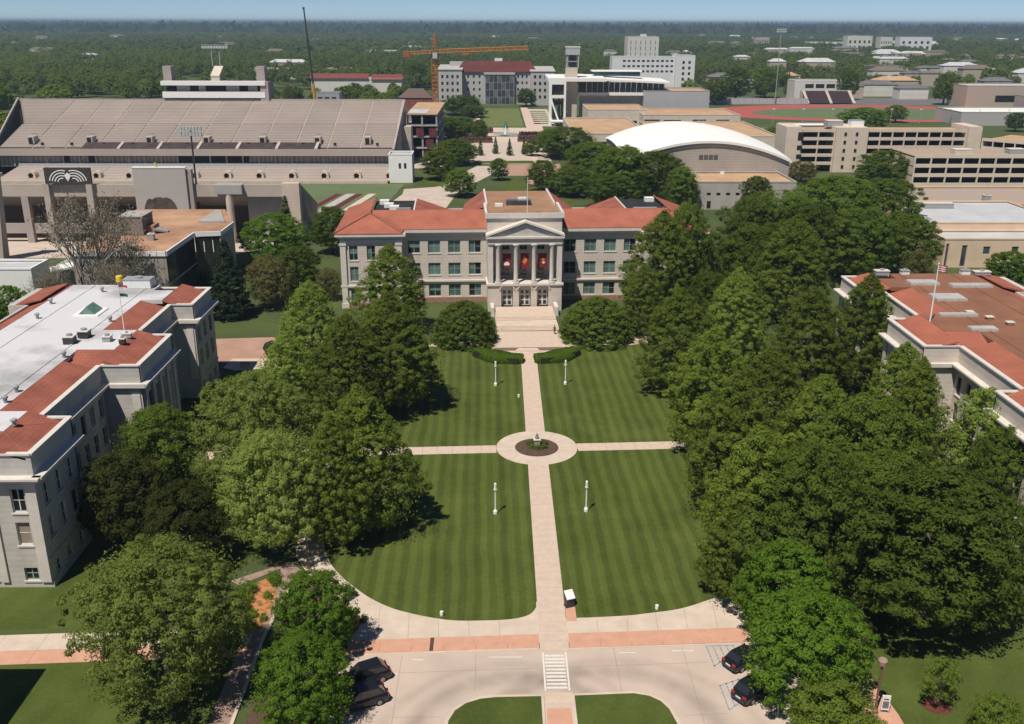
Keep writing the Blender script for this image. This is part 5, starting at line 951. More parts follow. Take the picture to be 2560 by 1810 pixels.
def crown(shape, Rr, H, ncl, nleaf, leaf, name, material, clump=(.10, .19), flat=.75, lobes=.16, seed=0, hollow=.35, droop=0.0):
    """crown of clumps of leaves filling a ragged envelope; base of the tree at z=0"""
    g = np.random.default_rng(seed); start, prof = SHAPE[shape]; z0 = start * H; ch = H - z0
    t = g.uniform(.0, 1, ncl * 3); keep = g.uniform(0, 1, ncl * 3) < np.clip(prof(t), .12, 1); t = t[keep][:ncl]; m = len(t)
    ph = g.uniform(0, 6.283, m); q = g.uniform(0, 6.28, 6)
    lob = 1 + lobes * (np.sin(2 * ph + q[0] + 3 * t) + .8 * np.sin(3 * ph + q[1] - 5 * t) + .7 * np.sin(5 * ph + q[2] + 7 * t)) * .7
    rho = np.sqrt(g.uniform(hollow ** 2, 1, m)); cr = g.uniform(clump[0], clump[1], m) * 2 * Rr * .55
    rad = np.maximum(prof(t) * Rr * lob - cr * .55, .02) * rho
    c = np.stack([rad * np.cos(ph), rad * np.sin(ph), z0 + np.clip(t, 0.03, 1) * ch - cr * .4 - droop * rad], 1)
    k = max(1, nleaf // m); idx = np.repeat(np.arange(m), k); n = len(idx)
    d = g.normal(size=(n, 3)); d /= np.linalg.norm(d, axis=1, keepdims=True)
    p = c[idx] + d * (cr[idx] * g.uniform(.42, 1.10, n) ** .6)[:, None] * np.array([1, 1, flat])
    out = p - np.array([0, 0, z0 + ch * .35]); out /= np.linalg.norm(out, axis=1, keepdims=True) + 1e-6
    nr = d * .78 + out * .6 + np.array([0, 0, .3]) + g.normal(size=(n, 3)) * .24; nr /= np.linalg.norm(nr, axis=1, keepdims=True)
    fr = g.uniform(0, 1, n) < .09; tf = g.uniform(.04, 1, n); pf = g.uniform(0, 6.283, n); rf = prof(tf) * Rr * (1 + lobes * .6 * np.sin(3 * pf + q[1])) * g.uniform(.62, 1.04, n)   # stray leaves between clumps
    p = np.where(fr[:, None], np.stack([rf * np.cos(pf), rf * np.sin(pf), z0 + tf * ch - .3], 1), p)
    ct = g.uniform(0, 1, m); tint = np.clip(.1 + ct[idx] * .6 + g.uniform(0, .22, n), 0, 1)
    ok = p[:, 2] > .15
    return leaf_cloud(p[ok], nr[ok], g.uniform(.6, 1.15, n)[ok] * leaf, tint[ok], name, material, True)
def trunk(H, r, start, spread, material, seed, nlimb=6, lean=.03):
    g = np.random.default_rng(seed + 77); mb = MB(); top = H * min(.8, start + .45); pts = [Vector((0, 0, -.1))]
    for i in range(1, 5): pts.append(Vector((g.normal() * lean * H * i / 8, g.normal() * lean * H * i / 8, top * i / 4)))
    rr = [r * 1.25, r * .95, r * .75, r * .5, r * .25]
    for i in range(4): mb.tube(pts[i], pts[i + 1], rr[i], rr[i + 1], 8, cap=i in (0, 3))
    for k in range(nlimb):
        f = .25 + .65 * k / nlimb; i = min(3, int(f * 4)); p = pts[i].lerp(pts[i + 1], f * 4 - i); a = k * 2.4 + g.uniform(0, 1); L = spread * (1 - f * .55)
        e = p + Vector((math.cos(a) * L * .55, math.sin(a) * L * .55, L * .35)); e2 = e + Vector((math.cos(a + .3) * L * .4, math.sin(a + .3) * L * .4, L * .4)); mb.tube(p, e, r * .42 * (1 - f * .5), r * .25 * (1 - f * .5), 6, cap=False); mb.tube(e, e2, r * .25 * (1 - f * .5), .03, 6, cap=False)
    return mb.mesh('trunk', material, True)
PROTO = {}
def proto(kind, variant):
    k = (kind, variant)
    if k in PROTO: return PROTO[k]
    sd = sum(map(ord, kind)) * 13 + variant * 101
    cfg = {  # shape, R, H, clumps, leaves, leaf size, clump range, lobes, droop
        'oak': ('oak', 5.5, 14, 380, 48000, .18, (.06, .125), .17, .0), 'pin': ('pin', 6, 18, 640, 62000, .165, (.04, .095), .17, .03), 'ppin': ('pin', 6, 17, 720, 56000, .165, (.04, .085), .15, .02), 'map': ('map', 4.6, 10, 420, 40000, .15, (.055, .105), .08, .0),
        'syc': ('oak', 7, 15, 560, 58000, .17, (.04, .10), .18, .0), 'dark': ('oak', 4.8, 11, 300, 28000, .18, (.07, .14), .12, .0), 'con': ('con', 4, 16, 400, 30000, .18, (.07, .13), .12, .25), 'con2': ('con', 2.4, 15, 260, 14000, .18, (.1, .18), .2, .1), 'olive': ('oak', 4.5, 11, 260, 14000, .2, (.08, .16), .18, .0),
        'lime': ('map', 3, 6.5, 200, 20000, .12, (.08, .15), .12, .0), 'pale': ('oak', 5, 15, 320, 24000, .2, (.07, .13), .2, .0), 'young': ('young', 1.6, 5, 70, 2600, .12, (.12, .22), .25, .0)}[kind]
    sh, Rr, H, nc, nl, ls, cl, lo, dr = cfg
    PROTO[k] = (crown(sh, Rr, H, nc, nl, ls, 'crown', LEAF[kind], cl, seed=sd, lobes=lo, droop=dr), trunk(H, .035 * H * .8, SHAPE[sh][0], Rr * .9, BARKP if kind in ('syc', 'pale') else BARK, sd), Rr, H)
    return PROTO[k]
VAR = {'oak': 4, 'pin': 4, 'map': 3, 'syc': 2, 'ppin': 2}
def tree(kind, x, y, h, d, label, i, group=None):
    cm, tm, Rr, H = proto(kind, i % VAR.get(kind, 1)); t = thing({'con': 'spruce_tree', 'con2': 'cypress_tree', 'map': 'maple_tree', 'syc': 'sycamore_tree', 'pin': 'oak_tree', 'young': 'young_tree'}.get(kind, 'broadleaf_tree'), label, 'tree', (x, y, 0), (i * 2.39996) % 6.283, group)
    s = d / 2 / Rr; t.scale = (s, s, h / H); inst('trunk', tm, t, world=False); inst('crown', cm, t, world=False); return t
TREES = [
    ('syc', -28.1, 68.6, 15.0, 13.4, 'big pale green sycamore in the lower left corner, beside the terracotta walk'),
    ('dark', -41.2, 95.0, 11.0, 9.8, 'dark blackish green tree at the south corner of the left hall'),
    ('dark', -33.1, 89.5, 10.0, 8.9, 'low dark tree in shade just above the big sycamore'),
    ('oak', -39.9, 103.2, 13.0, 9.7, "bright green broad tree against the left hall's middle bay"),
    ('syc', -28.5, 103.3, 17.0, 14.1, 'tall pale sycamore at the left of the quad, nearest the left hall'),
    ('syc', -24.7, 92.8, 14.0, 11.3, 'pale sycamore behind the brown lamp by the curved walk'),
    ('pin', -15.4, 97.2, 18.0, 12.6, 'dark tall oak at the lawn edge whose shadow reaches the lower left lamp'),
    ('pin', -18.0, 94.1, 16.0, 9.2, 'low oak at the corner of the lower left lawn'),
    ('pin', -16.1, 134.7, 18.0, 15.5, 'tall oak on the left of the quad beside the upper left lamp'),
    ('pin', -21.3, 127.9, 17.0, 12.6, 'oak in the left row between the pale tree and the lawn'),
    ('pin', -20.0, 171.9, 17.0, 14.0, "pointed oak in front of the main hall's left wing"),
    ('ppin', -30.7, 150.1, 16.0, 12.7, 'pale green pointed tree left of the main hall'),
    ('ppin', -30.0, 128.8, 14.0, 11.5, "pale green tree by the brick court at the left hall's far end"),
    ('con', -52.8, 181.6, 16.0, 10.2, 'dark spruce beside the glass corner of the brown roofed building'),
    ('olive', -46.2, 188.1, 11.0, 10.1, 'olive brown tree right of the dark spruce'),
    ('map', -53.7, 227.2, 12.0, 16.0, 'bright yellow green tree behind the olive tree'),
    ('con2', -52.2, 234.4, 15.0, 6.8, 'slim pale conifer rising behind the bright yellow green tree'),
    ('oak', -41.7, 236.6, 12.0, 10.8, 'dark round tree at the stadium corner left of the main hall'),
    ('map', -92.8, 176.1, 8.0, 7.6, 'light green tree cut by the left edge behind the left hall'),
    ('pin', 31.4, 181.0, 21.6, 16.0, 'pointed oak covering the right end of the main hall'),
    ('oak', 36.6, 184.0, 22.4, 9.2, 'round tree hiding the right end of the main hall'),
    ('pin', 26.4, 170.0, 13.7, 9.0, "tree in front of the main hall's right wing windows"),
    ('oak', 42.7, 191.4, 15.0, 11.0, "dark tree filling the gap right of the main hall's end"),
    ('oak', 37.3, 162.3, 14.0, 9.4, "dark tree behind the right row, right of the main hall's dome tree"),
    ('pin', 27.8, 140.8, 17.0, 13.1, "oak in front of the main hall's right wing"),
    ('pin', 28.0, 118.7, 18.0, 13.0, 'oak on the right of the quad nearest the upper right lamp'),
    ('ppin', 38.7, 149.9, 18.0, 13.1, 'pale pointed tree in the middle of the right hand grove'),
    ('pin', 56.3, 178.9, 21.0, 17.1, 'tallest pointed oak of the right hand grove'),
    ('oak', 59.5, 221.8, 17.0, 14.7, "dark tree behind the main hall's right end"),
    ('oak', 66.1, 225.2, 18.0, 19.1, 'broad dark tree below the tan parking structure'),
    ('oak', 85.0, 239.4, 19.0, 22.5, 'big dark tree at the top of the right hand grove'),
    ('oak', 69.8, 213.2, 17.0, 16.2, 'dark tree in the thick of the grove under the tan parking structure'),
    ('oak', 80.4, 207.7, 17.0, 15.8, "dark tree left of the tan building's white roof"),
    ('oak', 51.5, 188.2, 17.0, 14.4, 'dark tree behind the tall pale pointed tree on the right'),
    ('oak', 97.9, 242.4, 18.0, 19.4, 'dark tree beside the white roofed tan building'),
    ('oak', 90.1, 210.5, 15.0, 17.0, 'dark tree right of the grove, left of the tan building wall'),
    ('olive', 88.4, 197.1, 10.0, 6.6, 'thin grey green tree against the tan building wall'),
    ('pin', 47.3, 138.3, 18.0, 14.3, "oak behind the right hall's far corner"),
    ('pin', 56.9, 141.9, 19.0, 12.9, "dark pointed oak in front of the right hall's roof"),
    ('pin', 33.3, 110.1, 18.0, 13.9, 'oak in the middle of the right hand row'),
    ('pin', 26.9, 101.2, 18.0, 12.4, 'oak at the right lawn edge above the cross path'),
    ('pin', 37.5, 103.4, 17.0, 12.7, "oak left of the right hall's middle bay"),
    ('pin', 51.4, 108.8, 17.0, 9.1, "oak hiding the wall between the right hall's bays"),
    ('pin', 53.1, 117.8, 16.0, 11.2, "oak against the right hall's middle bay"),
    ('oak', 41.4, 98.2, 16.0, 12.6, 'dark tree between the right hand row and the right hall'),
    ('pin', 25.8, 86.2, 18.0, 12.2, 'large oak at the right lawn edge below the cross path'),
    ('oak', 30.1, 83.1, 17.0, 11.8, 'wide dark tree in the lower part of the right hand grove'),
    ('pin', 23.9, 83.2, 12.5, 8.8, 'oak leaning over the lower right lawn'),
    ('oak', 37.6, 83.2, 16.0, 11.9, "dark tree below the right hall's middle bay"),
    ('pale', 57.4, 103.2, 15.0, 9.5, "pale green tree in front of the right hall's windows at the right edge"),
    ('oak', 56.0, 96.4, 13.0, 7.5, 'dark tree cut by the right edge of the picture'),
    ('oak', 40.2, 78.4, 16.0, 16.7, 'widest dark tree at lower right above the small young tree'),
    ('oak', 26.6, 81.8, 12.0, 9.6, 'dark tree above the two round maples at lower right'),
    ('oak', 46.4, 77.8, 14.0, 7.1, 'dark tree in shade at the lower right edge'),
    ('map', 26.5, 76.2, 10.5, 8.7, 'upper of the two round bright maples by the parked cars on the right'),
    ('map', 26.0, 67.7, 10.5, 10.2, 'lower and larger round bright maple beside the parked cars on the right'),
    ('lime', 26.4, 61.8, 6.5, 6.7, 'light yellow green tree at the bottom edge on the right'),
    ('young', 37.3, 67.0, 5.0, 3.3, 'small thin young tree in a mulch ring on the right lawn'),
    ('lime', 39.4, 61.8, 5.0, 4.6, 'pale small tree at the bottom right corner'),
    ('map', -16.8, 74.9, 8.5, 7.5, 'upper round green maple left of the curved walk'),
    ('map', -16.0, 65.1, 8.5, 7.8, 'lower round green maple beside the black cars on the left'),
    ('map', 110.5, 200.6, 9.0, 10.6, 'yellow green tree at the right edge beside the tan building'),
    ('oak', -13.1, 319.7, 9.0, 11.1, "round tree on the walk just behind the main hall's centre left"),
    ('oak', -42.3, 196.1, 11.0, 9.8, 'broad green tree between the olive tree and the main hall'),
    ('olive', -35.4, 193.9, 7.0, 5.1, 'small olive tree at the left corner of the main hall'),
    ('oak', -21.8, 356.2, 11.0, 13.9, 'dark tree behind the small white stadium block'),
    ('oak', 21.6, 435.6, 10.0, 10.9, 'tree at the left end of the grove by the far walk'),
    ('oak', -9.5, 480.3, 10.0, 8.7, 'small tree at the left of the far fountain court'),
    ('oak', -17.9, 397.4, 10.0, 20.0, 'dark tree left of the far paved court'),
    ('oak', -23.1, 617.0, 12.0, 26.4, 'tall tree left of the far lawn'),
    ('oak', -15.8, 600.0, 7.2, 16.2, 'small tree at the near left corner of the far lawn'),
    ('oak', -20.2, 505.0, 9.0, 25.2, 'dark tree left of the far fountain court'),
    ('oak', -24.8, 483.0, 11.0, 17.5, 'tree at the foot of the orange tower crane'),
    ('oak', 18.7, 681.6, 12.0, 14.7, 'round tree standing right of the glass fronted hall'),
    ('oak', -0.1, 354.8, 8.0, 7.2, 'round small tree alone in front of the far paved court'),
    ('oak', 14.3, 422.7, 7.0, 7.7, 'small round tree at the right end of the far row'),
    ('oak', 28.6, 417.4, 13.0, 24.8, 'dark tree at the top of the grove behind the main hall'),
    ('oak', 14.7, 328.9, 11.0, 11.4, 'tree at the left end of the grove behind the main hall'),
    ('oak', 33.2, 345.0, 15.1, 21.4, 'dark tree in the middle of the grove behind the main hall'),
    ('oak', 39.7, 309.0, 18.0, 21.4, 'broad dark tree in front of the white vaulted arena'),
    ('oak', 49.8, 305.0, 17.0, 19.7, "dark tree before the arena's grey gable"),
    ('oak', 56.1, 296.0, 13.6, 11.0, 'dark tree left of the small grey gym'),
    ('oak', 25.3, 321.2, 10.0, 16.3, "low tree right behind the main hall's roof"),
    ('oak', 36.3, 301.6, 10.0, 16.8, "low tree behind the main hall's right dark roof"),
    ('olive', 109.7, 349.6, 8.0, 12.1, 'olive tree at the corner of the tan parking structure'),
    ('oak', 137.3, 339.0, 13.0, 23.5, 'dark tree between the two tan parking structures'),
    ('oak', 77.4, 288.0, 11.7, 9.4, 'grey green small tree right of the small grey gym'),
    ('map', 198.0, 532.7, 12.0, 26.6, "green tree in front of the running track's near bend"),
    ('oak', 231.8, 573.5, 10.0, 13.0, 'small tree right of it before the running track'),
    ('oak', 131.8, 462.8, 9.0, 16.9, 'tree between the arena and the tan parking structure'),
    ('oak', 261.8, 745.0, 22.0, 17.4, 'tree right of the small grandstand by the track'),
    ('oak', 172.2, 720.0, 24.7, 22.6, 'dark tree at the left end of the track fence'),
    ('oak', 152.3, 700.0, 18.0, 18.9, 'dark tree right of the white tower block'),
    ('oak', 315.5, 700.0, 22.0, 16.4, 'olive green tree at the right end of the track'),
    ('oak', 277.4, 524.9, 10.0, 10.8, 'dark tree at the right edge beside the white roof'),
    ('oak', 205.2, 765.0, 22.9, 20.6, 'tree behind the track left of the small grandstand'),
    ('oak', -73.5, 880.0, 21.1, 21.5, 'tree left of the crane mast by the brick house'),
    ('olive', -138.5, 660.0, 14.8, 8.9, 'small pointed tree before the pale far parking deck'),
]
for i, (k, x, y, h, d, l) in enumerate(TREES): tree(k, x, y, h, d * (.99 if k in ('pin', 'ppin') else 1.03), l, i)
# bare budding tree in front of the stadium
def branchy(H, seed, depth=5):
    g = np.random.default_rng(seed); mb = MB(); tips = []
    def grow(p, d, L, r, k):
        e = p + d * L; mb.tube(p, e, r, r * .68, 5 if k > 1 else 4, cap=False)
        if k == 0: tips.append(e); return
        tips.append(e) if k < 3 else None
        for j in range(3 if k > 2 else 2 + (k > 1)):
            nd = (d + Vector((g.normal() * .42, g.normal() * .42, g.normal() * .3 + .16))).normalized(); grow(e if j < 2 else p.lerp(e, .6), nd, L * g.uniform(.62, .85), r * .6, k - 1)
    for j in range(3): grow(Vector((0, 0, 0)), Vector((g.normal() * .18, g.normal() * .18, 1)).normalized(), H * .26, .26, depth)
    return mb.mesh('trunk', mat('grey_bark', (.36, .33, .285), var=.2, scale=2)), tips
bm, tips = branchy(16, 5, 6); tp = np.array([tuple(p) for p in tips]); n = 4200; ix = rng.integers(0, len(tp), n); pp = tp[ix] + rng.normal(size=(n, 3)) * .45; nn = rng.normal(size=(n, 3)); nn /= np.linalg.norm(nn, axis=1, keepdims=True)
bc_ = leaf_cloud(pp, nn, rng.uniform(.07, .15, n), rng.uniform(0, 1, n), 'crown', LEAF['bare'])
for i, (x, y, s, l) in enumerate(((-79.3, 181, 1.74, 'bare grey budding tree in front of the stadium scoreboard'), (-72, 176, .95, 'smaller bare brown tree right of the tall bare one'), (-84, 177, .85, 'bare brown tree at the left below the scoreboard'))):
    t = thing('bare_tree', l, 'tree', (x, y, 0), i * 2.0); t.scale = (s * .82, s * .82, s); inst('trunk', bm, t, world=False); inst('crown', bc_, t, world=False)
# big clipped magnolias before the main hall
for i, (x, y, w, d, h, l) in enumerate(((-6.3, 166.0, 12.4, 10.2, 7.8, 'big clipped dome shaped tree left of the entrance steps'), (17.7, 167.0, 14.0, 10.6, 8.2, 'big clipped dome shaped tree right of the entrance steps'))):
    t = thing('dome_tree', l, 'tree', (x, y, 0), i * 1.7); cm = crown('dome', 5, 8, 520, 46000, .16, 'crown', LEAF['oak'], (.05, .085), seed=900 + i, lobes=.03, hollow=.6)
    t.scale = (w / 10, w / 10, h / 8); inst('trunk', trunk(8, .22, .05, 4, BARK, 4 + i), t, world=False); inst('crown', cm, t, world=False)
# curved hedges
def hedge(name, label, cl, w, h, nleaf, material, leaf=.10, cat='hedge'):
    g = np.random.default_rng(len(label)); cl = np.array(cl); seg = np.linalg.norm(np.diff(cl, axis=0), axis=1); cum = np.concatenate([[0], np.cumsum(seg)]); s = g.uniform(0, cum[-1], nleaf)
    P = np.stack([np.interp(s, cum, cl[:, 0]), np.interp(s, cum, cl[:, 1])], 1); D = np.stack([np.gradient(cl[:, 0]), np.gradient(cl[:, 1])], 1); D /= np.linalg.norm(D, axis=1, keepdims=True)
    Dn = np.stack([np.interp(s, cum, D[:, 0]), np.interp(s, cum, D[:, 1])], 1); tap = np.clip(np.minimum(s, cum[-1] - s) / (w * .9), .3, 1) ** .5; a = g.uniform(0, math.pi, nleaf); cx, cz = np.cos(a), np.sin(a) ** .55
    off = cx * w / 2 * tap; pos = np.stack([P[:, 0] - Dn[:, 1] * off, P[:, 1] + Dn[:, 0] * off, np.clip(cz, 0, 1) * h * (.8 + .2 * tap)], 1) + g.normal(size=(nleaf, 3)) * .05; pos[:, 2] = np.abs(pos[:, 2])
    nr = np.stack([-Dn[:, 1] * cx, Dn[:, 0] * cx, np.sin(a)], 1) + g.normal(size=(nleaf, 3)) * .4; nr /= np.linalg.norm(nr, axis=1, keepdims=True)
    t = thing(name, label, cat, (float(cl[len(cl) // 2, 0]), float(cl[len(cl) // 2, 1]), 0)); me = leaf_cloud(pos, nr, g.uniform(.6, 1.2, nleaf) * leaf, g.uniform(0, 1, nleaf), 'foliage', material); mk('foliage', me, None, t)
    core = MB(); n = len(cl)
    for k in range(n - 1):
        for m_ in (1,): q = (cl[k] + cl[k + 1]) / 2; dd = cl[k + 1] - cl[k]; core.obox(q[0], q[1], 0, np.linalg.norm(dd) * 1.02, w * .72 * (.6 if k in (0, n - 2) else 1), h * .78, math.atan2(dd[1], dd[0]))
    mk('stems', core, mat('hedge_stems', (.025, .035, .012)), t); return t
arcL = smooth([(4.1, 155.2), (2.4, 155.4), (.6, 156.0), (-1.2, 157.0), (-2.8, 158.2), (-3.9, 159.4)], 2); arcR = smooth([(6.1, 155.3), (7.8, 155.6), (9.5, 156.3), (11, 157.4), (12.3, 158.6), (13.4, 159.8)], 2)
HG = leaf_mat('leaf_hedge', (.085, .150, .016), (.170, .260, .032))
hedge('curved_hedge', 'low curved clipped hedge left of the path mouth', arcL, 4.4, 1.3, 16000, HG); hedge('curved_hedge', 'low curved clipped hedge right of the path mouth', arcR, 4.4, 1.3, 16000, HG)
# shrubs: middle bed, orange mulch bed, foot of the trees
def shrub(x, y, w, h, label, kind='map', group=None, i=0):
    t = thing('shrub', label, 'shrub', (x, y, 0), i * 1.3, group); k = ('shrub', kind, i % 2)
    if k not in PROTO: PROTO[k] = crown('dome', 1, 1, 40, 1400, .085, 'foliage', LEAF[kind], (.16, .28), seed=500 + i, lobes=.15)
    t.scale = (w / 2, w / 2, h); inst('foliage', PROTO[k], t, world=False)
    if ('stem', 0) not in PROTO: PROTO[('stem', 0)] = MB().tube((0, 0, 0), (.05, 0, .5), .05, .03, 5).tube((0, 0, 0), (-.1, .12, .45), .04, .02, 5).mesh('stem', BARK)
    inst('stem', PROTO[('stem', 0)], t, world=False); return t
for i, (x, y) in enumerate(((4.2, 120.9), (5.1, 121.5), (6.1, 120.9), (4.5, 119.7), (5.3, 119.5), (6.1, 119.8))): shrub(x, y, 1.5, .7, 'low green shrub at the %s of the monument in the round bed' % ('back left', 'back', 'back right', 'front left', 'front', 'front right')[i], 'oak', 'shrubs in the round bed', i)
for i, (x, y, w, h) in enumerate(((-23.6, 87.2, 1.9, 1.2), (-23.1, 86.2, 1.6, 1.1), (-25.6, 84.8, 2.2, 1.5), (-23.4, 83.8, 1.3, .8), (-25.9, 83.2, 2.4, 1.5), (-25.2, 81.6, 2.0, 1.4), (-24.2, 80.6, 1.5, .9), (-23.0, 80.0, 1.2, .8), (-23.8, 78.8, 1.3, .9))): shrub(x, y, w, h, '%s green shrub counted from the far end of the orange mulch bed' % ORD[i], 'map', 'shrubs in the orange bed', i)
shrub(-13.3, 79.9, 1.3, .6, 'small green shrub in the orange patch beside the apron walk', 'map', None, 1)
shrub(-26.5, 76.6, 3.0, 2.6, 'pale flowering shrub at the right foot of the big sycamore', 'ppin', None, 0); shrub(34.5, 76, 2.6, 2.2, 'olive shrub in the shade behind the lower right maple', 'olive', None, 1)
MRED = mat('red_mulch', (.17, .055, .04), var=.3, scale=4); sheet('mulch_ring', [(37.3 + 1.2 * math.cos(a), 67.0 + 1.1 * math.sin(a)) for a in [6.283 * k / 20 for k in range(20)]], .03, MRED)
MAUVE = leaf_mat('leaf_mauve', (.10, .055, .06), (.30, .22, .22))
for t, xa, xb, ya, yb in PLANTERS:
    n = 700; g = np.random.default_rng(int(ya)); p = np.stack([g.uniform(xa + .3, xb - .3, n), g.uniform(ya + .3, yb - .3, n), 1.2 + g.uniform(0, 1.6, n) * (.4 + .6 * np.abs(np.sin(g.uniform(0, 6, n))))], 1); nr = g.normal(size=(n, 3)) + np.array([0, -.2, .8]); nr /= np.linalg.norm(nr, axis=1, keepdims=True)
    mk('planting', leaf_cloud(p, nr, g.uniform(.25, .55, n), g.uniform(0, 1, n), 'planting', MAUVE), None, t)
# slim trees in a row before the far fountain
for i, (x, y) in enumerate(((-8, 424), (-1.5, 430), (4.6, 424), (11, 428))):
    t = tree('con2', x, y, 7.5, 3.4, ('slim dark tree, leftmost of the row before the far fountain', 'slim tree, second from left before the far fountain', 'slim tree, third from left before the far fountain', 'slim tree, rightmost of the row before the far fountain')[i], 90 + i)
# mid distance trees, each its own object
belts = [('belt behind the stadium on the left', (('front', 17, (440, 485)), ('middle', 16, (505, 555)), ('back', 14, (585, 640))), (-.90, -.44), 'dark belt left of stadium'), ('trees behind the far parking deck', (('front', 12, (645, 690)), ('back', 10, (710, 760))), (-.31, -.09), 'behind the far parking deck'),
         ('trees beyond the running track', (('front', 15, (772, 810)), ('back', 14, (840, 900))), (.18, .53), 'beyond the running track'), ('trees round the glass fronted hall', (('near', 7, (655, 700)),), (-.15, -.075), 'left of glass fronted hall')]
BLD = [(-192, -90, 555, 625), (-90, -48, 515, 560), (-70, -35, 590, 612), (-155, -75, 795, 825), (92, 168, 835, 865), (166, 210, 790, 840), (215, 265, 700, 768), (255, 285, 760, 780), (285, 330, 750, 800), (-45, 42, 685, 735)]
MIDM = {}
def midtree(x, y, h, d, label, group, i):
    kk = ('mid', i % 5)
    if kk not in PROTO: PROTO[kk] = (crown(('oak', 'map', 'oak', 'pin', 'oak')[i % 5], 5, 12, 150, 3600, .52, 'crown', LEAF[('oak', 'pin', 'oak', 'oak', 'ppin')[i % 5]], (.12, .2), seed=700 + i, lobes=.14), trunk(12, .3, .2, 4, BARK, 30 + i))
    t = thing('broadleaf_tree', label, 'tree', (x, y, 0), i * 2.4, group); t.scale = (d / 10, d / 10, h / 12); inst('trunk', PROTO[kk][1], t, world=False); inst('crown', PROTO[kk][0], t, world=False)
cnt = 0
for grp, rws, ar_, place in belts:
    for rn, n, yr in rws:
        spots = []
        for k in range(n):
            for _ in range(30):
                y = random.uniform(*yr); x = y * (ar_[0] + (ar_[1] - ar_[0]) * (k + random.uniform(.15, .85)) / n)
                if not any(a - 6 < x < b + 6 and c - 6 < y < d + 6 for a, b, c, d in BLD): spots.append((x, y)); break
        for k, (x, y) in enumerate(sorted(spots, key=lambda p: p[0] / p[1])):
            h = random.uniform(11, 19) if 'stadium' in grp else random.uniform(8, 14)
            midtree(x, y, h, random.uniform(.8, 1.1) * h * (1.1 if h < 13 else .98), '%s tree from the left in the %s row, %s' % (ORD[k], rn, place), grp, cnt); cnt += 1
# the far wood to the horizon: too many to count
def woodland(name, label, pts, hs, ds, nq, jitter, material, seed, tri=False):
    g = np.random.default_rng(seed); n = len(pts); idx = np.repeat(np.arange(n), nq); m = len(idx); d = g.normal(size=(m, 3)); d[:, 2] = np.abs(d[:, 2]) * .9 - .12; d /= np.linalg.norm(d, axis=1, keepdims=True)
    lob = 1 + .22 * np.sin(3 * np.arctan2(d[:, 1], d[:, 0]) + idx * 1.7) + g.normal(size=m) * .12
    c = np.stack([pts[idx, 0], pts[idx, 1], hs[idx] * .5], 1); p = c + d * lob[:, None] * np.stack([ds[idx] / 2, ds[idx] / 2, hs[idx] * .5], 1)
    nr = d + g.normal(size=(m, 3)) * jitter + np.array([0, 0, .3]); nr /= np.linalg.norm(nr, axis=1, keepdims=True)
    me = leaf_cloud(p, nr, ds[idx] * g.uniform(.16, .26, m) * (60 / nq) ** .5, np.clip((.38 * g.uniform(0, 1, n) + .34 * (1 + np.sin(pts[:, 0] * .006 + 2) * np.sin(pts[:, 1] * .0045 + pts[:, 0] * .002)) * .9)[idx] + g.uniform(0, .12, m), 0, 1), name, material, tri); o = mk(name, me, None, kind='stuff', label=label); return o
def scatter(n, y0, y1, spread, seed, clear):
    g = np.random.default_rng(seed); u = g.uniform(0, 1, n * 2); y = np.sqrt(y0 ** 2 + u * (y1 ** 2 - y0 ** 2)); x = y * g.uniform(-spread, spread, n * 2) + .0
    ok = np.ones(len(x), bool)
    for a, b, c, d in clear: ok &= ~((x > a) & (x < b) & (y > c) & (y < d))
    nz = np.sin(x * .011 + 1.3) * np.sin(y * .009) + .6 * np.sin(x * .031 + y * .021); ok &= nz + g.uniform(-1, 1, len(x)) > -.55
    return np.stack([x[ok], y[ok]], 1)[:n]
CLEAR = [(-430, 60, 0, 700), (60, 480, 0, 905), (-192, 60, 0, 840), (90, 212, 830, 870), (150, 200, 1150, 1270), (-220, -160, 1560, 1690), (-265, -243, 1540, 1630), (-260, -140, 985, 1035), (600, 820, 1780, 1900), (680, 1010, 2200, 2330), (40, 130, 700, 780)]
P1 = scatter(5200, 620, 1500, .66, 3, CLEAR); g = np.random.default_rng(8); woodland('woodland', 'green wood filling the middle distance beyond the campus', P1, g.uniform(8, 16, len(P1)), g.uniform(8, 15, len(P1)), 120, .22, LEAF['wood'], 21, tri=True)
P2 = scatter(9000, 1500, 3800, .64, 4, CLEAR); woodland('distant_woodland', 'far wood reaching towards the horizon', P2, g.uniform(8, 17, len(P2)), g.uniform(11, 24, len(P2)), 50, .22, LEAF['wood'], 22, tri=True)
P3 = scatter(9000, 3800, 12000, .64, 5, []); woodland('horizon_woodland', 'faint blue green wood at the horizon', P3, g.uniform(9, 20, len(P3)), g.uniform(40, 110, len(P3)), 16, .25, LEAF['wood'], 23, tri=True)
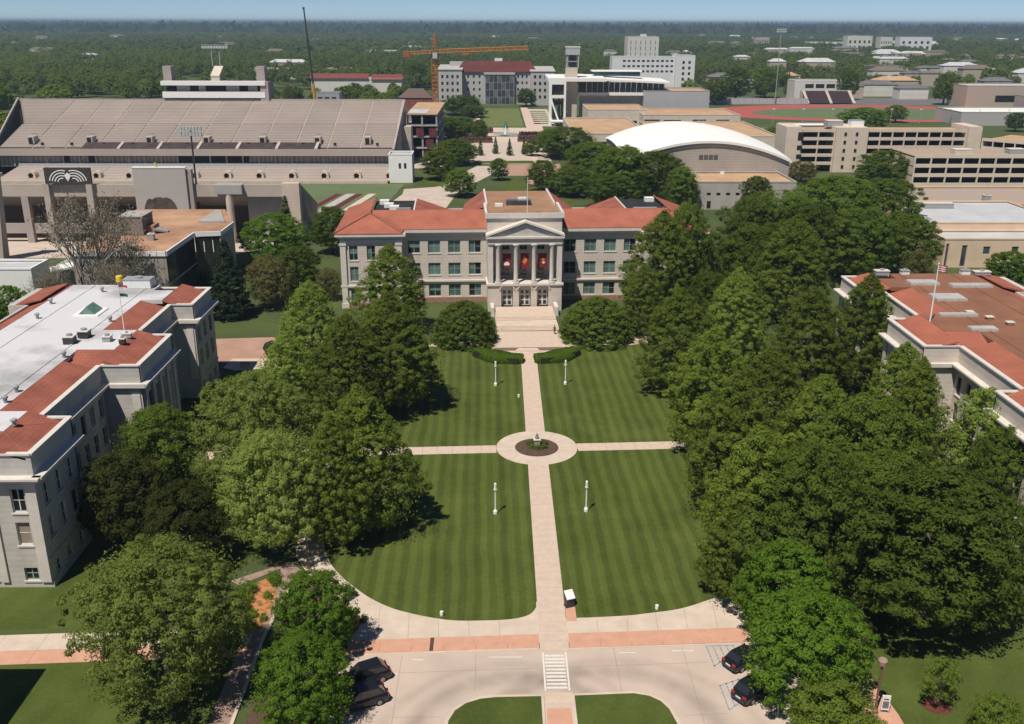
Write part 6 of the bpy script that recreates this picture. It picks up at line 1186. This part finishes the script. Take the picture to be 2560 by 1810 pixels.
# scattered distant roofs among the trees
HS = {}
for i in range(100):
    y = random.uniform(950, 3200) if i < 64 else random.uniform(910, 1500); x = y * (random.uniform(-.5, .55) if i < 26 else random.uniform(.16, .56) if i < 64 else random.uniform(.36, .55))
    if any(a - 30 < x < b + 30 and c - 30 < y < d + 30 for a, b, c, d in CLEAR[3:]): continue
    q = x / y; sec = 'far beyond the stadium' if q < -.2 else 'beyond the cranes' if q < 0 else 'beyond the library' if q < .15 else 'beyond the white tower blocks' if q < .28 else 'far beyond the running track' if q < .42 else 'in the far right distance'
    HS.setdefault((sec, i % 2, i % 3), []).append((q, x, y, random.uniform(14, 40), random.uniform(10, 18), random.uniform(9, 17), random.uniform(1.5, 4)))
for (sec, wi, ri), hl in sorted(HS.items()):
    for k, (q, x, y, w, d, h, rise) in enumerate(sorted(hl)):
        house(x, y, w, d, h, (TANW, WW)[wi], (WHITEROOF, GRYR, mat('brown_far_roof', (.19, .15, .125)))[ri], '%s %s house with %s roof from the left, %s' % (ORD[k], ('tan', 'pale')[wi], ('white', 'grey', 'brown')[ri], sec), rise, 'houses in the distant trees', wins=False)

# ------------------------------------------------------------------ lamps, cars, people and small things
def lamp_post(x, y, h, label, m, group, head='white'):
    t = thing('lamp_post', label, 'lamp post', (x, y, 0), group=group)
    mk('base', MB().lathe(x, y, [(.26, 0), (.26, .35), (.15, .55)], 12), m, t); mk('pole', MB().tube((x, y, .5), (x, y, h - .9), .095, .075, 10), m, t)
    mk('collar', MB().lathe(x, y, [(.10, h - .95), (.2, h - .85), (.2, h - .72)], 10), m, t)
    mk('lamp_head', MB().lathe(x, y, [(.12, h - .72), (.15, h - .6), (.15, h - .05), (.06, h + .05)], 12), WHITE if head == 'white' else mat('lamp_brown', (.30, .19, .15)), t)
    return t
gr = 'white lamp posts on the lawn'
lamp_post(-.6, 143.8, 4.1, 'white lamp post on the upper left lawn near the hedge', WHITE, gr); lamp_post(10.6, 144.3, 4.1, 'white lamp post on the upper right lawn near the hedge', WHITE, gr)
lamp_post(-.5, 101.3, 4.0, 'white lamp post on the lower left lawn', WHITE, gr); lamp_post(10.3, 101.8, 4.0, 'white lamp post on the lower right lawn', WHITE, gr)
def brown_lamp(x, y, h, label):
    t = thing('lamp_post', label, 'lamp post', (x, y, 0), group='brown lamp posts'); BR = mat('brown_metal', (.20, .115, .085), rough=.5)
    mk('pole', MB().tube((x, y, 0), (x, y, h - .6), .11, .09, 10), BR, t); mk('base', MB().lathe(x, y, [(.25, 0), (.25, .3), (.14, .4)], 10), BR, t); mk('lamp_head', MB().lathe(x, y, [(.12, h - .6), (.34, h - .5), (.40, h - .1), (.32, h)], 12), mat('lamp_brown', (.36, .25, .21)), t)
brown_lamp(-20.4, 89.4, 4.6, 'brown lamp post by the curved walk at the left'); brown_lamp(31.7, 66.2, 5.4, 'brown lamp post beside the walk at the lower right')
# marker lights at the lawn foot
for x, y, l in ((-5.7, 80.6, 'small white ground light at the foot of the left lawn'), (15.6, 81.5, 'small white ground light at the foot of the right lawn'), (3.0, 138.6, 'tiny white marker beside the upper path')):
    t = thing('ground_light', l, 'ground light', (x, y, 0)); mk('body', MB().lathe(x, y, [(.16, 0), (.19, .22), (.14, .4)], 10), WHITE, t); mk('cap', MB().lathe(x, y, [(.2, .4), (.18, .5), (.05, .55)], 10), FRAMEW, t)
# sign stand at the path mouth
t = thing('sign_stand', 'white topped dark information stand beside the axis path', 'sign', (6.95, 82.2, 0), R(20)); mk('panel', MB().slab([(-.45, -.4, 1.05), (.45, -.4, 1.05), (.45, .4, 1.6), (-.45, .4, 1.6)], .08), WHITE, t, False); mk('cabinet', MB().box(-.4, -.3, .05, .4, .3, 1.0), DKMET, t, False); mk('foot', MB().box(-.5, -.4, 0, .5, .4, .06), DKMET, t, False)
sheet('paved_pad', [(6.5, 79.6), (7.5, 79.6), (7.5, 82.6), (6.5, 82.6)], .038, PINK)
t = thing('banner_sign', 'white upright sign with a grey picture beside the lower right walk', 'sign', (32.5, 66.2, 0), R(-8))
mk('board', MB().box(-.34, -.05, .3, .34, .05, 1.75), WHITE, t, False); mk('print', MB().box(-.25, -.065, .5, .25, -.052, 1.2), mat('sign_grey', (.22, .24, .27), var=.3, scale=3), t, False); mk('print', MB().box(-.2, -.068, 1.35, .2, -.052, 1.45), DKMET, t, False)
for dx in (-.3, .3): mk('post', MB().box(dx - .04, -.04, 0, dx + .04, .04, .3), GREYMET, t, False)
for x, y, a, l in ((-15.0, 83.6, .9, 'small dark bench by the curved walk at the lower left'), (35, 80.9, 0, 'pale bench in the shade on the right'), (-42.8, 152.6, .1, 'grey bench on the brick court by the left hall')):
    t = thing('bench', l, 'bench', (x, y, 0), a); BM = GREYMET if 'grey' in l else (DKMET if 'dark' in l else PATH2)
    for i in range(3): mk('seat_slat', MB().box(-.8, -.25 + i * .17, .42, .8, -.1 + i * .17, .47), BM, t, False)
    mk('backrest', MB().box(-.8, .27, .5, .8, .32, .85), BM, t, False)
    for dx in (-.7, .7): mk('leg', MB().box(dx - .04, -.22, 0, dx + .04, .3, .42), BM, t, False)
# bust in the middle bed
t = thing('monument', 'small pale stone monument in the middle of the round bed', 'monument', (5.15, 120.6, 0)); mk('plinth', MB().box(4.75, 120.2, .05, 5.55, 121.0, .95), mat('monument_grey', (.34, .33, .31)), t); mk('cap', MB().box(4.65, 120.1, .95, 5.65, 121.1, 1.1), TRIM, t); mk('figure', MB().lathe(5.15, 120.6, [(.26, 1.1), (.32, 1.3), (.15, 1.5), (.18, 1.68), (.05, 1.85)], 12), mat('weathered_bronze_grey', (.22, .22, .20)), t)
# cars: lofted body with cabin, glass, wheels, lamps
PAINTK = mat('black_car_paint', (.012, .013, .017), rough=.22, spec=.6, var=.05); CGL = mat('car_glass', (.02, .025, .03), rough=.06, spec=.8, var=.05); TYRE = mat('tyre', (.02, .02, .02)); RIM = mat('alloy', (.35, .35, .36), rough=.35, metal=.7); RLAMP = mat('red_lamp', (.45, .02, .02), rough=.25); HLAMP = mat('clear_lamp', (.6, .6, .58), rough=.2)
def loft(secs):
    mb = MB(); n = len(secs[0])
    for s in secs: mb.v += s
    for k in range(len(secs) - 1):
        for i in range(n): mb.f.append((k * n + i, k * n + (i + 1) % n, (k + 1) * n + (i + 1) % n, (k + 1) * n + i))
    mb.f.append(tuple(range(n - 1, -1, -1))); mb.f.append(tuple(range((len(secs) - 1) * n, len(secs) * n))); return mb
def car(x, y, ang, label, suv, plate=True):
    L = 4.6; t = thing('parked_car', label, 'car', (x, y, 0), ang, 'black cars parked by the drive'); hz = 1.06 if suv else .95; rz = 1.68 if suv else 1.45
    def sec(px, w, zb, zs, zt): return [(px, -w * .92, zb), (px, -w, zb + .15), (px, -w, zs - .12), (px, -w * .9, zs), (px, -w * .45, zt), (px, w * .45, zt), (px, w * .9, zs), (px, w, zs - .12), (px, w, zb + .15), (px, w * .92, zb)]
    body = loft([sec(-2.3, .78, .38, .78, .80), sec(-2.22, .88, .28, .92 if suv else .88, hz - .04), sec(-1.6, .92, .24, .95, hz), sec(0, .93, .24, .93, hz), sec(.9, .92, .24, .9, hz - .02), sec(1.7, .9, .26, .80, .9), sec(2.2, .82, .3, .68, .76), sec(2.32, .7, .4, .6, .64)])
    mk('body', body, PAINTK, t, False, smooth=False)
    rb = -1.95 if suv else -1.75
    def cs(px, w, z): return [(px, -w, z), (px, w, z)]
    cab = MB().add([(rb - .12, -.82, hz - .03), (rb - .12, .82, hz - .03), (rb + .45, -.66, rz), (rb + .45, .66, rz), (.25, -.66, rz), (.25, .66, rz), (1.05, -.80, hz - .05), (1.05, .80, hz - .05)], [(0, 1, 3, 2), (2, 3, 5, 4), (4, 5, 7, 6), (0, 2, 4, 6), (1, 7, 5, 3)])
    mk('cabin', cab, PAINTK, t, False)
    mk('windscreen', MB().add([(.32, -.62, rz - .05), (.32, .62, rz - .05), (1.06, .74, hz + .02), (1.06, -.74, hz + .02)], [(0, 3, 2, 1)]), CGL, t, False)
    mk('rear_window', MB().add([(rb + .37, -.6, rz - .06), (rb + .37, .6, rz - .06), (rb - .10, .74, hz + .08), (rb - .10, -.74, hz + .08)], [(0, 1, 2, 3)]), CGL, t, False)
    for s in (-1, 1):
        mk('side_window', MB().add([(rb + .15, s * .815, hz + .06), (.85, s * .80, hz + .04), (.22, s * .685, rz - .07), (rb + .5, s * .685, rz - .07)], [(0, 1, 2, 3)]), CGL, t, False)
        mk('taillight', MB().box(-2.3, s * .62 - .17, .82, -2.2, s * .62 + .17, 1.0), RLAMP, t, False); mk('headlight', MB().box(2.18, s * .6 - .16, .58, 2.28, s * .6 + .16, .70), HLAMP, t, False); mk('mirror', MB().box(.7, s * .93, hz, .86, s * 1.08, hz + .14), PAINTK, t, False)
        for px in (-1.42, 1.42):
            w = mk('wheel', MB().tube((px, s * .72, .34), (px, s * .94, .34), .34, n=16), TYRE, t, False); mk('rim', MB().tube((px, s * .93, .34), (px, s * .955, .34), .21, n=12), RIM, w, False)
    mk('number_plate', MB().box(-2.34, -.26, .62, -2.29, .26, .75), FRAMEW, t, False); mk('bumper', MB().box(-2.36, -.72, .36, -2.22, .72, .54), DKMET, t, False)
car(22.4, 73.1, R(33), 'black car parked nearest the terracotta band under the right maple', False); car(22.2, 68.8, R(36), 'black car parked by the blue hatched bay at the lower right', True)
car(-12.0, 70.7, R(180 + 27), 'black car, the farther of the two parked under the left maple', True); car(-11.9, 67.7, R(180 + 25), 'black car, the nearer of the two parked under the left maple', True)
# person on the entrance court
def person(x, y, ang, label):
    t = thing('person', label, 'person', (x, y, .04), ang)
    V = [(0, 0, .93), (0, 0, 1.12), (0, 0, 1.40), (0, 0, 1.50), (0, 0, 1.62), (0, 0, 1.74), (-.1, .02, .9), (-.11, .10, .5), (-.11, .02, .08), (-.11, .16, .04), (.1, -.02, .9), (.11, -.04, .5), (.11, -.22, .10), (.11, -.08, .04), (-.2, 0, 1.38), (-.25, .0, 1.12), (-.22, .14, .90), (.2, 0, 1.38), (.25, -.02, 1.12), (.23, .08, .90)]
    E = [(0, 1), (1, 2), (2, 3), (3, 4), (4, 5), (0, 6), (6, 7), (7, 8), (8, 9), (0, 10), (10, 11), (11, 12), (12, 13), (2, 14), (14, 15), (15, 16), (2, 17), (17, 18), (18, 19)]
    rad = [.15, .14, .15, .06, .095, .085, .1, .07, .05, .045, .1, .07, .05, .045, .07, .05, .04, .07, .05, .04]
    me = bpy.data.meshes.new('body'); me.from_pydata(V, E, []); o = bpy.data.objects.new('body', me); col.objects.link(o); o.parent = t
    md = o.modifiers.new('skin', 'SKIN'); me.skin_vertices[0].data[0].use_root = True
    for i, r in enumerate(rad): me.skin_vertices[0].data[i].radius = (r, r * .85)
    o.modifiers.new('sub', 'SUBSURF').levels = 1; o.modifiers['sub'].render_levels = 1
    m = bpy.data.materials.new('clothes_and_skin'); m.use_nodes = True; N = m.node_tree.nodes; L = m.node_tree.links; tc = N.new('ShaderNodeTexCoord'); sp = N.new('ShaderNodeSeparateXYZ'); rp = N.new('ShaderNodeValToRGB'); rp.color_ramp.interpolation = 'CONSTANT'
    dv = N.new('ShaderNodeMath'); dv.operation = 'DIVIDE'; dv.inputs[1].default_value = 1.9
    L.new(tc.outputs['Object'], sp.inputs[0]); L.new(sp.outputs[2], dv.inputs[0]); L.new(dv.outputs[0], rp.inputs[0]); L.new(rp.outputs[0], N['Principled BSDF'].inputs['Base Color'])
    e = rp.color_ramp.elements; e[0].color = (.03, .03, .035, 1); e[1].position = .49; e[1].color = (.028, .03, .045, 1); e2 = e.new(.76); e2.color = (.45, .27, .19, 1); e3 = e.new(.9); e3.color = (.03, .02, .015, 1)
    o.data.materials.append(m)
    mk('hair', MB().lathe(0, -.01, [(.10, 1.66), (.115, 1.74), (.09, 1.82), (.02, 1.85)], 10), mat('dark_hair', (.03, .02, .015)), t, False)
person(10.3, 170.4, R(160), 'person in dark clothes walking below the main hall steps')
# garden benches group on the brick court
for i, (x, y) in enumerate(((-39.5, 158.5), (-35.2, 158.2))):
    t = thing('planter_pot', ('dark planted tub on the brick court, left of two', 'dark planted tub on the brick court, right of two')[i], 'planter', (x, y, 0)); mk('tub', MB().lathe(x, y, [(1.0, 0), (1.3, .9), (1.2, .95)], 14), DKMET, t); mk('planting', MB().lathe(x, y, [(1.2, .9), (1.6, 1.5), (1.2, 2.3), (.3, 2.7)], 12), mat('dark_shrub', (.02, .026, .016)), t)
flagpole(5.6, 189.4, 18.8, 7.2, 'white flagpole on the portico roof of the main hall', [('striped flag at the top of the main hall pole', .1, 1.5, 1.0, usa)])
# haze: even pale air over everything
hz = mk('haze', MB().box(-43000, -2500, -1.0, 43000, 43000, 66.0), None, kind='stuff')
hm = bpy.data.materials.new('haze_air'); hm.use_nodes = True; N = hm.node_tree.nodes; N.remove(N['Principled BSDF'])
pv = N.new('ShaderNodeVolumePrincipled'); pv.inputs['Color'].default_value = (.42, .58, .78, 1); pv.inputs['Density'].default_value = 1.25e-4; pv.inputs['Anisotropy'].default_value = .0
hm.node_tree.links.new(pv.outputs[0], N['Material Output'].inputs['Volume']); hz.data.materials.clear(); hz.data.materials.append(hm)
